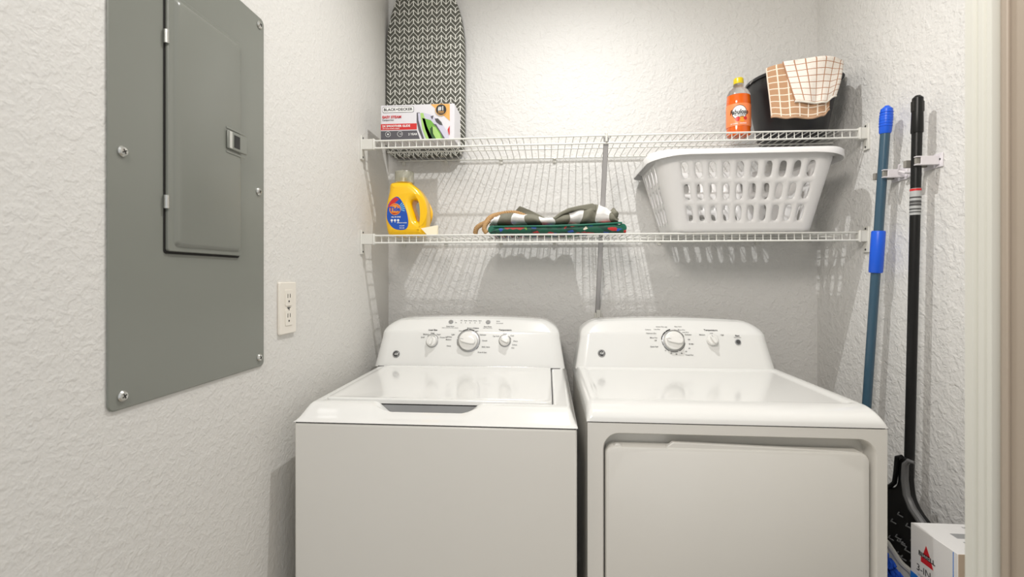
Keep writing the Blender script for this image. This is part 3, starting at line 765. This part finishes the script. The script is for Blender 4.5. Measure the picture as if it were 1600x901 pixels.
# ---------------------------------------------------------------- folded green bag, checked cotton bag, rope
gb = thing('folded_green_bag', (.036, 1.74, 1.4105), 'green floral printed vinyl bag folded flat on the lower shelf', 'bag')
mb = MB(); 
def ghh(u): return .0148+.0012*math.sin(u*9)+.003*u
def bdep(x): return interp([(.08, .105), (.17, .047)], x)
def gsec(u, v):
    x = lerp(-.202, .274, u); a = 2*math.pi*v; e = min(1, min(u, 1-u)*14); hh = ghh(u)*(.4+.6*math.sqrt(e))
    dd = bdep(x); cy, cz = 1.630+dd, 1.4115+hh
    c, s = math.cos(a), math.sin(a)
    return (x, cy+dd*math.copysign(abs(c)**.5, c), cz+hh*math.copysign(abs(s)**.6, s))
mb.grid(gsec, 60, 36, cv=True); mb.add([gsec(0, j/36) for j in range(36)], [list(range(36))]); mb.add([gsec(1, j/36) for j in range(36)], [list(range(36))[::-1]])
mb.build('printed_body', M_flor, gb, angle=60)
for xx, s in ((-.196, 0), (.262, .003)): MB().cyl((xx, 1.635, 1.4275+s), (xx, 1.830 if xx < 0 else 1.715, 1.4275+s), .0155, 14).build('rolled_edge', M_dkgreen, gb, bevel=.002)
MB().tube([(-.19, 1.632, 1.438), (0, 1.629, 1.4385), (.12, 1.629, 1.441), (.26, 1.632, 1.448)], .0035, 8).build('piping', M_dkgreen, gb)

cb = thing('folded_checked_bag', (.02, 1.74, 1.445), 'grey and white checked cotton bag folded on top of the green bag', 'bag')
HK = [(-.205, .018), (-.195, .036), (-.16, .043), (-.07, .040), (0, .026), (.03, .032), (.08, .046), (.12, .060), (.168, .066), (.20, .056), (.232, .034), (.25, .010)]
def csec(u, v):
    x = lerp(-.205, .25, u); h = interp(HK, x); a = 2*math.pi*v
    ug = (x+.202)/.476; base = 1.4152+2*ghh(max(0, min(1, ug))); dd = bdep(x)-.006; c, s = math.cos(a), math.sin(a)
    wob = .004*math.sin(x*70+2*c)+.003*math.sin(x*140)
    return (x+.006*math.sin(a*2+x*20), 1.636+dd+(dd-.004+wob)*math.copysign(abs(c)**.55, c), base+h*.5*(1+math.copysign(abs(s)**.75, s))+(.0025*math.sin(x*60+c*5) if s > 0 else 0))
mb.__init__(); mb.grid(csec, 90, 48, cv=True, uv=lambda u, v: ((lerp(-.205, .25, u)+.205+.018)/.0915*.92, v*4))
mb.add([csec(0, j/48) for j in range(48)], [list(range(48))], 0, [(0, 0)]*48); mb.add([csec(1, j/48) for j in range(48)], [list(range(48))[::-1]], 0, [(0, 0)]*48)
mb.build('checked_body', M_stripe, cb, angle=70)
# grey folds that stand up behind the roll
mb = MB()
def sheet(pts, y0, y1, th=.004):
    n = len(pts); m_ = MB.poly(mb, Frame((0, y0, 0), (1, 0, 0), (0, 0, 1)), pts, -(y1-y0), 0)
sheet([(-.135, 1.485), (-.103, 1.524), (-.065, 1.508), (-.020, 1.486), (.006, 1.470), (-.03, 1.455), (-.10, 1.462)], 1.712, 1.735)
mb.build('raised_fold', M_fold, cb, bevel=.004, seg=3)
mb = MB()
sheet([(.018, 1.466), (.045, 1.488), (.075, 1.503), (.11, 1.511), (.160, 1.519), (.172, 1.512), (.172, 1.490), (.12, 1.497), (.085, 1.492), (.055, 1.480), (.03, 1.462)], 1.640, 1.712)
mb.build('raised_fold', M_fold, cb, bevel=.004, seg=3)
mb = MB(); 
def lump(u, v):
    a = 2*math.pi*u; p = math.pi*v; r = .020+.003*math.sin(3*a)+.002*math.cos(5*p)
    return (.236+r*math.sin(p)*math.cos(a)*.85, 1.665+r*1.3*math.sin(p)*math.sin(a), 1.478+r*1.15*math.cos(p))
mb.grid(lump, 20, 12, cu=True); mb.build('gathered_corner', M_fold, cb, merge=True, angle=70)
# rope handle (three twisted strands)
def rope(path, r, turns, name):
    mb = MB(); pts = []; K = 14
    P = [Vector(p) for p in path]; n = len(P)
    for i in range(n-1):
        p0, p1, p2, p3 = P[max(0, i-1)], P[i], P[i+1], P[min(n-1, i+2)]
        for s in range(K):
            t = s/K; pts.append(.5*((2*p1)+(p2-p0)*t+(2*p0-5*p1+4*p2-p3)*t*t+(3*p1-p0-3*p2+p3)*t**3))
    pts.append(P[-1]); N = len(pts); up = V(0, 1, .2)
    for k in range(3):
        st = []
        for i, p in enumerate(pts):
            t = (pts[min(N-1, i+1)]-pts[max(0, i-1)]).normalized(); x = up.cross(t).normalized(); y = t.cross(x)
            a = 2*math.pi*(k/3+turns*i/N); st.append(p+(x*math.cos(a)+y*math.sin(a))*r*.55)
        mb.tube(st, r*.52, 8)
    return mb.build(name, M_rope, cb)
rope([(-.262, 1.668, 1.4185), (-.256, 1.662, 1.436), (-.240, 1.66, 1.448), (-.222, 1.66, 1.456), (-.212, 1.665, 1.470), (-.198, 1.68, 1.482), (-.170, 1.70, 1.492), (-.14, 1.70, 1.496), (-.11, 1.70, 1.494), (-.08, 1.70, 1.482)], .0088, 11, 'rope_handle')
rope([(-.218, 1.640, 1.4185), (-.225, 1.64, 1.430), (-.222, 1.645, 1.446), (-.212, 1.66, 1.462)], .0085, 3.5, 'rope_end')

# ---------------------------------------------------------------- laundry basket
lb = thing('laundry_basket', (.64, 1.71, 1.4105), 'white plastic laundry basket with oval holes on the lower shelf', 'basket')
BCX0, BCX1, BZb, BZt = .660, .652, 1.4115, 1.668
def rr_point(hx, hy, r, seg, t):
    """seg 0 front, 1 right, 2 back, 3 left; odd corners follow each side"""
    k = seg // 2; corner = seg % 2
    if k == 0: a, b = (-hx+r, -hy), (hx-r, -hy)
    elif k == 1: a, b = (hx, -hy+r), (hx, hy-r)
    elif k == 2: a, b = (hx-r, hy), (-hx+r, hy)
    else: a, b = (-hx, hy-r), (-hx, -hy+r)
    if not corner: return (lerp(a[0], b[0], t), lerp(a[1], b[1], t))
    cc = [(hx-r, -hy+r, -90), (hx-r, hy-r, 0), (-hx+r, hy-r, 90), (-hx+r, -hy+r, 180)][k]
    q = math.radians(cc[2]+90*t); return (cc[0]+r*math.cos(q), cc[1]+r*math.sin(q))
def wallp(seg, t, v):
    hx, hy, r = lerp(.228, .289, v), lerp(.103, .163, v), lerp(.040, .058, v)
    x, y = rr_point(hx, hy, r, seg, t); return (lerp(BCX0, BCX1, v)+x, lerp(1.716, 1.712, v)+y, lerp(BZb, BZt, v))
mb = MB(); VE = [.105, .375, .645, .915]
def cell(seg, t0, t1, v0, v1, hwf=.255, hhf=.365):
    n = 16; vs = []
    hw_ = (t1-t0); hh_ = (v1-v0)
    for i in range(n):
        q = (i % 4)/4; c, s = ((1-2*q, 1), (-1, 1-2*q), (-1+2*q, -1), (1, -1+2*q))[i//4]
        vs.append(wallp(seg, t0+hw_*(.5+.5*c), v0+hh_*(.5+.5*s)))
    for i in range(n):
        a = 2*math.pi*(i+.0)/n+math.pi/4; c, s = math.cos(a), math.sin(a)
        x = hwf*math.copysign(abs(c)**.85, c); y = hhf*math.copysign(abs(s)**.55, s)
        vs.append(wallp(seg, t0+hw_*(.5+x), v0+hh_*(.5+y)))
    mb.add(vs, [(i, (i+1) % n, n+(i+1) % n, n+i) for i in range(n)])
def plain(seg, t0, t1, v0, v1, nt=4, nv=4):
    mb.grid(lambda a, b: wallp(seg, lerp(t0, t1, a), lerp(v0, v1, b)), nt, nv)
for side, nc in ((0, 10), (2, 4), (4, 10), (6, 4)):
    for i in range(nc):
        for j in range(3): cell(side, i/nc, (i+1)/nc, VE[j], VE[j+1])
        plain(side, i/nc, (i+1)/nc, 0, VE[0], 4, 2); plain(side, i/nc, (i+1)/nc, VE[3], 1, 4, 2)
    plain(side+1, 0, 1, 0, VE[0], 8, 2); plain(side+1, 0, 1, VE[3], 1, 8, 2)
    for j in range(3): plain(side+1, 0, 1, VE[j], VE[j+1], 8, 4)
mb.build('basket_wall', M_bask, lb, solid=.0028, merge=True, angle=40)
mb = MB(); per = [(s, i/(12 if s % 2 == 0 else 8)) for s in range(8) for i in range(12 if s % 2 == 0 else 8)]
vs = [wallp(s, t, 0) for s, t in per]; mb.add([(x, y, z+.001) for x, y, z in vs], [list(range(len(vs)))]); mb.build('basket_floor', M_bask, lb, solid=.0028)
rimprof = [(0, -.012), (0, .001), (.003, .004), (.012, .006), (.021, .005), (.027, .0), (.028, -.014), (.0255, -.014), (.0245, -.001), (.004, .0)]
mb = MB(); n = len(per); vs = []
for o_, dz in rimprof:
    for s, t in per:
        hx, hy, r = .289+o_, .163+o_, .058+o_
        x, y = rr_point(hx, hy, r, s, t)
        if y > 0: y = min(y, .1845)
        e = max(0, (abs(x)-.21)/.11)
        vs.append((BCX1+x, 1.712+y, BZt+dz*(1+.9*e*(dz < -.005)) ))
m_ = len(rimprof)
mb.add(vs, [(j*n+i, j*n+(i+1) % n, ((j+1) % m_)*n+(i+1) % n, ((j+1) % m_)*n+i) for j in range(m_) for i in range(n)])
mb.build('rim', M_bask, lb, angle=50)

# ---------------------------------------------------------------- bottle of orange cleaner
fb = thing('cleaner_bottle', (.675, 1.69, 1.7515), 'clear bottle of orange cleaner with yellow cap on upper shelf beside bucket', 'bottle')
cx, cy = .676, 1.690; Z = 1.7515
MB().lathe(cx, cy, [(.030, Z), (.038, Z+.004), (.0405, Z+.012), (.0395, Z+.030), (.0405, Z+.040), (.0405, Z+.108), (.0395, Z+.112), (.0405, Z+.118), (.0400, Z+.128), (.0385, Z+.146)], 40, sy=.85).build('liquid_fill', M_orl, fb)
MB().lathe(cx, cy, [(.0392, Z+.1462), (.0380, Z+.152), (.031, Z+.166), (.020, Z+.176), (.0135, Z+.181), (.0135, Z+.190)], 40, sy=.85).build('clear_shoulder', M_clear, fb)
MB().lathe(cx, cy, [(.0175, Z+.183), (.0178, Z+.186), (.0160, Z+.1885), (.0160, Z+.1885)], 28).build('neck_ring', M_clear, fb)
MB().lathe(cx, cy, [(.0165, Z+.189), (.0165, Z+.206), (.0145, Z+.2095), (.004, Z+.210)], 30).build('cap', M_ycap, fb)
lbm = MB().lathe(cx, cy, [(.0409, Z+.034), (.0412, Z+.036), (.0412, Z+.110), (.0409, Z+.112)], 40, sy=.85).build('label', M_orlab, fb)
def wrap(mbx, s, size, ang0, z, mi, bold=.02, shear=0, sx_=1):
    tmp = MB(); tmp.text(Frame((0, 0, 0), (1, 0, 0), (0, 1, 0)), s, size, 0, 0, 0, 0, 'CENTER', bold, 1, shear)
    vs = []
    for x, y, _ in tmp.v:
        a = ang0+x*sx_/.0412; vs.append((cx+.0425*math.cos(a), cy+.0425*.85*math.sin(a), Z+z+y))
    mbx.add(vs, tmp.f, mi)
mb = MB(); A0 = math.radians(-109)
def wdisc(r, z, da, mi, dr=.0005, n=28):
    vs = []; NR_ = 7
    for j in range(NR_):
        rj = r*(j+.02)/(NR_-1+.02)
        for i in range(n):
            q = 2*math.pi*i/n; a = A0+da+rj*math.cos(q)/.0412; vs.append((cx+(.0412+dr)*math.cos(a), cy+(.0412+dr)*.85*math.sin(a), Z+z+rj*math.sin(q)))
    mb.add(vs, [(j*n+i, j*n+(i+1) % n, (j+1)*n+(i+1) % n, (j+1)*n+i) for j in range(NR_-1) for i in range(n)], mi)
wdisc(.0255, .080, .08, 3, .0003); wdisc(.0235, .080, .08, 0, .0005); wdisc(.008, .057, -.05, 2, .0007); wdisc(.010, .056, .30, 1, .0007); wdisc(.006, .059, .55, 2, .0008)
wrap(mb, 'Fabuloso', .0225, A0+.05, .081, 3, .03, .2, .76); wrap(mb, 'MULTI PURPOSE', .0052, A0+.15, .070, 3); wrap(mb, 'CLEANER', .0045, A0+.2, .065, 3)
wrap(mb, '2X CLEAN   ORANGE', .0055, A0, .041, 0)
mb.build('label_print', [M_white, M_orange, M_redlab, M_black], lbm, smooth=False)

# ---------------------------------------------------------------- black bucket
UX, UY, UZ0, UZ1 = .880, 1.742, 1.7515, 1.966
bu = thing('bucket', (UX, UY, UZ0), 'black plastic bucket on the right end of the upper shelf', 'bucket')
MB().lathe(UX, UY, [(.001, UZ0), (.104, UZ0), (.108, UZ0+.004), (.136, UZ1-.055), (.139, UZ1-.052), (.143, UZ1-.008), (.150, UZ1-.010), (.151, UZ1-.004), (.149, UZ1), (.139, UZ1-.001), (.134, UZ1-.04), (.105, UZ0+.006), (.001, UZ0+.006)], 64).build('pail', M_bucket, bu, angle=50)
mb = MB()
mb.poly(Frame((UX+.135, UY-.02, 0), (1, 0, 0), (0, 0, 1)), [(0, UZ1-.030), (.012, UZ1-.022), (.032, UZ1-.004), (.036, UZ1+.008), (.028, UZ1+.017), (.0, UZ1+.014)], -.05, .012)
mb.build('pour_spout', M_bucket, bu, bevel=.005, seg=3)
hp = []
for i in range(25):
    a = math.radians(180*i/24); hp.append((UX-.150*math.cos(a), UY-.02-.118*math.sin(a)*.25, UZ1-.012+.032*math.sin(a)))
MB().tube([(p[0], p[1]-.02*math.sin(i/24*math.pi), p[2]) for i, p in enumerate(hp)], .0024, 8).build('wire_handle', M_silver, bu)

def towel(name, a0, a1, r0, zbot, label, m, skew, nu=1, thick=.005, seed=0, ri=.131, up=0):
    t_ = thing(name, (UX, UY-.1, 1.80), label, 'towel')
    mb = MB()
    def P(u, v):
        a = math.radians(lerp(a0, a1, u)); rim = UZ1+.0055+up+.003*math.sin(u*7+seed)
        lo = interp(zbot, u)
        if v < .22:
            q = v/.22; r = ri-.004+.004*q; z = lerp(UZ1-.05, rim, q)
        elif v < .34:
            q = (v-.22)/.12; th = math.pi*q; r = lerp(ri, r0, (1-math.cos(th))/2); z = rim+.004*math.sin(th)
        else:
            q = (v-.34)/.66; z = lerp(rim, lo, q); r = r0+.002*math.sin(u*9+q*4+seed)+.002*math.sin(u*17+seed)*q
            a += math.radians(interp(skew, u))*q
        return (UX+r*math.cos(a), UY+r*math.sin(a), z)
    mb.grid(P, 40, 56, uv=lambda u, v: (u, max(0, (v-.30)/.70)))
    mb.build('cloth', m, t_, solid=thick, angle=80)
    mb = MB(); mb.tube([P(i/40, 1) for i in range(41)], thick*.75, 8); mb.build('hem', M_hem[name+label[:3]], t_)
M_hem = {}
M_hem['dish_toweltan'] = mat('tan_hem', (196, 160, 130), .9, bump=(500, .8, .002)); M_hem['dish_towelcre'] = mat('cream_hem', (238, 232, 220), .9, bump=(500, .8, .002))
towel('dish_towel', 216, 289, .1575, [(0, 1.805), (.3, 1.79), (.7, 1.782), (.9, 1.79), (1, 1.81)], 'tan checked terry dish towel hanging lower over the black bucket rim', M_brown, [(0, 6), (1, -3)], seed=1)
towel('dish_towel', 235, 307, .1665, [(0, 1.838), (.35, 1.828), (.75, 1.829), (1, 1.852)], 'cream checked terry dish towel with brown lines over the black bucket rim', M_cream, [(0, 12), (1, -15)], seed=3, ri=.123, up=.003)

# ---------------------------------------------------------------- poles on the right wall
PXc = XR-.045
mp = thing('blue_mop_handle', (1.0, 1.56, .03), 'slate blue mop pole with bright blue grips on the right wall', 'mop')
A, B = V(PXc, 1.462, 1.772), V(PXc-.02, 1.60, .02)
def on(z): t = (A.z-z)/(A.z-B.z); return A.lerp(B, t)
dirp = (A-B).normalized()
FPm = lambda z: Frame(on(z), V(1, 0, 0).cross(dirp).cross(dirp)*-1, V(1, 0, 0).cross(dirp)*-1)
mb = MB(); mb.cyl(on(.02), on(1.70), .0125, 20)
for k in range(4): pass
mb.build('pole', M_bpole, mp)
MB().tube([on(1.690), on(1.695), on(1.735), on(1.762), on(1.772)], [.0135, .0155, .0170, .0150, .0045], 20).build('end_grip', M_bgrip, mp)
mb = MB()
for k in range(6):
    z = 1.712+k*.008; mb.tube([on(z-.001), on(z), on(z+.002)], [.0160, .0176, .0162], 18)
mb.build('grip_ribs', M_bgrip, mp)
MB().tube([on(1.272), on(1.275), on(1.396), on(1.400)], [.0165, .0182, .0182, .0165], 20).build('sleeve_grip', M_bgrip, mp)

dp = thing('long_dustpan', (PXc, 1.37, .30), 'black long handled dustpan with comb teeth hanging on the right wall', 'dustpan')
A2, B2 = V(PXc, 1.347, 1.756), V(PXc-.005, 1.371, .70)
def on2(z): t = (A2.z-z)/(A2.z-B2.z); return A2.lerp(B2, t)
MB().cyl(on2(.70), on2(1.66), .0118, 20).build('pole', M_blk, dp)
MB().tube([on2(1.655), on2(1.657), on2(1.715), on2(1.75), on2(1.757)], [.0135, .0142, .0130, .0125, .006], 18).build('end_cap', M_blk, dp)
mb = MB(); mb.fbox(Frame(on2(1.73), (0, 1, 0), (0, 0, 1)), -.006, .006, -.018, .012, -.0145, .0145); mb.build('hang_hole', M_seam, dp, bevel=.002)
lbp = on2(1.475); st = MB().cyl(on2(1.430), on2(1.503), .0123, 20).build('sticker', M_stick, dp)
mb = MB()
for z, h, mi in ((1.499, .003, 1), (1.478, .002, 0), (1.466, .0035, 0), (1.458, .003, 0), (1.446, .002, 0), (1.438, .0015, 0)): mb.cyl(on2(z-h), on2(z+h), .0126, 20, mi)
mb.build('sticker_print', [M_dgrey, M_red], st)
FR = Frame((1.0, 0, 0), (0, -1, 0), (0, 0, 1))           # faces the room, a = -depth
pan = smooth_loop([(-1.385, .745), (-1.365, .755), (-1.352, .745), (-1.350, .70), (-1.342, .655), (-1.320, .628), (-1.285, .605), (-1.26, .56), (-1.255, .45), (-1.26, .32), (-1.32, .305), (-1.44, .305), (-1.50, .32), (-1.50, .50), (-1.49, .60), (-1.465, .638), (-1.415, .650), (-1.395, .67), (-1.390, .71)], 5)
MB().poly(FR, pan, -.010, .006).build('pan', M_blk, dp, bevel=.004)
edge = [(.990, 1.325, .757), (.985, 1.338, .757), (.985, 1.350, .742), (.985, 1.352, .70), (.985, 1.345, .66), (.985, 1.325, .632), (.985, 1.285, .606)]
MB().tube(edge, [.004, .006, .008, .009, .009, .010, .010], 10).build('front_arm', M_pangrey, dp)
edge = [(.992, 1.372, .755), (.99, 1.387, .748), (.99, 1.392, .70), (.99, 1.397, .672), (.99, 1.415, .652), (.99, 1.46, .640)]
MB().tube(edge, .006, 8).build('rear_arm', M_blk, dp)
mb = MB()
for k in range(22):
    a = rnd.uniform(1.29, 1.44); z = rnd.uniform(.47, .60); MB().tube([(.9935, a, z), (.985, a-.006, z-.003), (.9935, a-.014, z-.007)], .0022, 6).build('comb_tooth', M_pangrey, dp)

def clip(yc, zc, label, lever):
    t_ = thing('broom_clip', (XR, yc, zc-.02), label, 'clip', 'white broom clips on the right wall')
    F = Frame((XR, yc, zc), (0, -1, 0), (0, 0, 1))        # a towards the room door, n out of the wall
    MB().fbox(F, -.028, .034, -.019, .019, 0, .004).build('back_plate', M_clip, t_, bevel=.0012)
    MB().flathe(Frame(F.p(.026, .002, .004), (0, -1, 0), (0, 0, 1)), [(.0032, 0), (.0025, .0012)], 10).build('screw', M_dgrey, t_)
    for s in (-1, 1):
        mb = MB(); a0, a1 = (.0145, .0255) if s > 0 else (-.0255, -.0145)
        if s > 0:
            mb.fbox(F, a0, a1-.006, -.011, .011, .004, .052); mb.fbox(F, a0, a1, .009, .012, .004, .062); mb.fbox(F, a0, a1, -.012, -.009, .004, .062); mb.fbox(F, a1-.004, a1, -.011, .011, .004, .05)
        else: mb.fbox(F, a0, a1, -.010, .010, .004, .060)
        arm = mb.build('jaw', M_clip if s > 0 else M_rub, t_, bevel=.001)
        if s > 0: MB().fbox(F, a0-.0008, a0+.006, -.0085, .0085, .046, .060).build('rubber_pad', M_rub, arm, bevel=.001)
    if lever:
        mb = MB(); mb.tube([F.p(.052, -.006, .004), F.p(.050, -.004, .022), F.p(.038, .004, .030), F.p(.047, .020, .034)], [.004, .004, .0035, .003], 8); mb.build('hook', M_clip, t_)
        MB().fbox(F, .034, .085, -.017, -.012, 0, .006).build('side_rail', M_clip, t_, bevel=.001)
        MB().fbox(F, .040, .062, -.017, .013, 0, .003).build('side_plate', M_clip, t_, bevel=.001)
clip(1.3535, 1.575, 'white plastic wall clip gripping the black dustpan pole', False)
clip(1.4755, 1.567, 'white plastic wall clip with hook gripping the slate blue pole', True)

# ---------------------------------------------------------------- blue chenille mop pad
ch = thing('chenille_mop_pad', (.87, 1.25, 0), 'blue chenille mop pad with white edging standing between dryer and carton', 'mop pad')
FM = Frame((0, 1.250, 0), (1, 0, 0), (0, 0, 1))
outp_ = [(.805, 0), (.925, 0), (.945, .06), (.945, .30), (.940, .46), (.925, .505), (.900, .530), (.880, .560), (.865, .582), (.845, .592), (.815, .592), (.797, .57), (.797, .06)]
MB().poly(FM, outp_, -.014, 0).build('backing', M_piping, ch, bevel=.004)
MB().tube([FM.p(a, b, .002) for a, b in smooth_loop(outp_, 4)], .0065, 8, closed=True).build('edging', M_piping, ch)
mb = MB()
def inside(x, z):
    c = False; n = len(outp_)
    for i in range(n):
        (x1, z1), (x2, z2) = outp_[i], outp_[(i+1) % n]
        if (z1 > z) != (z2 > z) and x < (x2-x1)*(z-z1)/(z2-z1)+x1: c = not c
    return c
for i in range(14):
    for j in range(52):
        x = .803+i*.0105+rnd.uniform(-.003, .003); z = .02+j*.0112+rnd.uniform(-.003, .003)
        if not inside(x+.012, z+.012) or not inside(x-.004, z): continue
        dx, dz = rnd.uniform(-.008, .008), rnd.uniform(-.012, -.002)
        mb.tube([(x, 1.250, z), (x+dx*.5, 1.236, z+dz*.4), (x+dx, 1.226, z+dz), (x+dx*1.2, 1.223, z+dz*1.4)], [.0045, .0052, .0046, .0015], 6)
o = mb.build('pile', M_chen, ch); o['kind'] = 'stuff'

# ---------------------------------------------------------------- vacuum carton
vx = thing('vacuum_box', (.96, 1.112, 0), 'tall white carton of a stick vacuum beside the door trim', 'box')
VX0, VX1, VY0, VY1, VZ = .870, 1.052, 1.048, 1.176, .671
mb = MB(); mb.box(VX0, VX1, VY0, VY1, 0, VZ); mb.m[2] = 1
mb.build('carton', [M_vac, M_vacb], vx, bevel=.0012)
FV = Frame((VX0, VY1, 0), (0, -1, 0), (0, 0, 1))
mb = MB()
mb.poly(FV, [(.0455, .640), (.0375, .617), (.0575, .617)], 0, .0006, 0)
mb.poly(FV, [(.031, .609), (.060, .609), (.065, .596), (.031, .596)], 0, .0006, 0)
mb.text(FV, 'BISSELL', .0145, .0475, .6135, .0009, 1, 'CENTER', .03)
mb.text(FV, '3-IN-1 VAC', .0225, .018, .577, .0008, 1, 'LEFT', .0, 1.0)
mb.text(FV, 'LIGHTWEIGHT STICK VACUUM', .0065, .022, .562, .0008, 2, 'LEFT')
mb.poly(FV, [(.0, .556), (.018, .556), (.052, .540), (.113, .520), (.113, .05), (0, .05)], 0, .0005, 3)
mb.text(FV, 'POWERFUL', .0150, .012, .538, .0010, 4, 'LEFT', .02); mb.text(FV, '& LIGHT', .0150, .012, .520, .0010, 4, 'LEFT', .02)
mb.fbox(FV, .1160, .1175, .05, VZ-.002, 0, .0005, 3)
FV2 = Frame((VX0, VY0, VZ), (1, 0, 0), (0, 1, 0))
for (y0, y1) in ((.062, .082), (.036, .048)): mb.fbox(FV2, .05, .145, y0, y1, 0, .0005, 5)
mb.text(FV2, 'VACUUM', .014, .13, .108, .0008, 1)
mb.build('carton_print', [M_red, M_black, M_grey, M_vblue, M_white, M_grey], vx, smooth=False)

# ceiling lamp the light comes from (above the frame)
cl = thing('ceiling_lamp', (KX, KY, KZ), 'small white ceiling lamp holder above the washer and dryer', 'lamp')
MB().lathe(KX, KY, [(.06, ZC), (.06, ZC-.02), (.03, ZC-.035), (.02, ZC-.05)], 28).build('lamp_base', M_brk, cl)
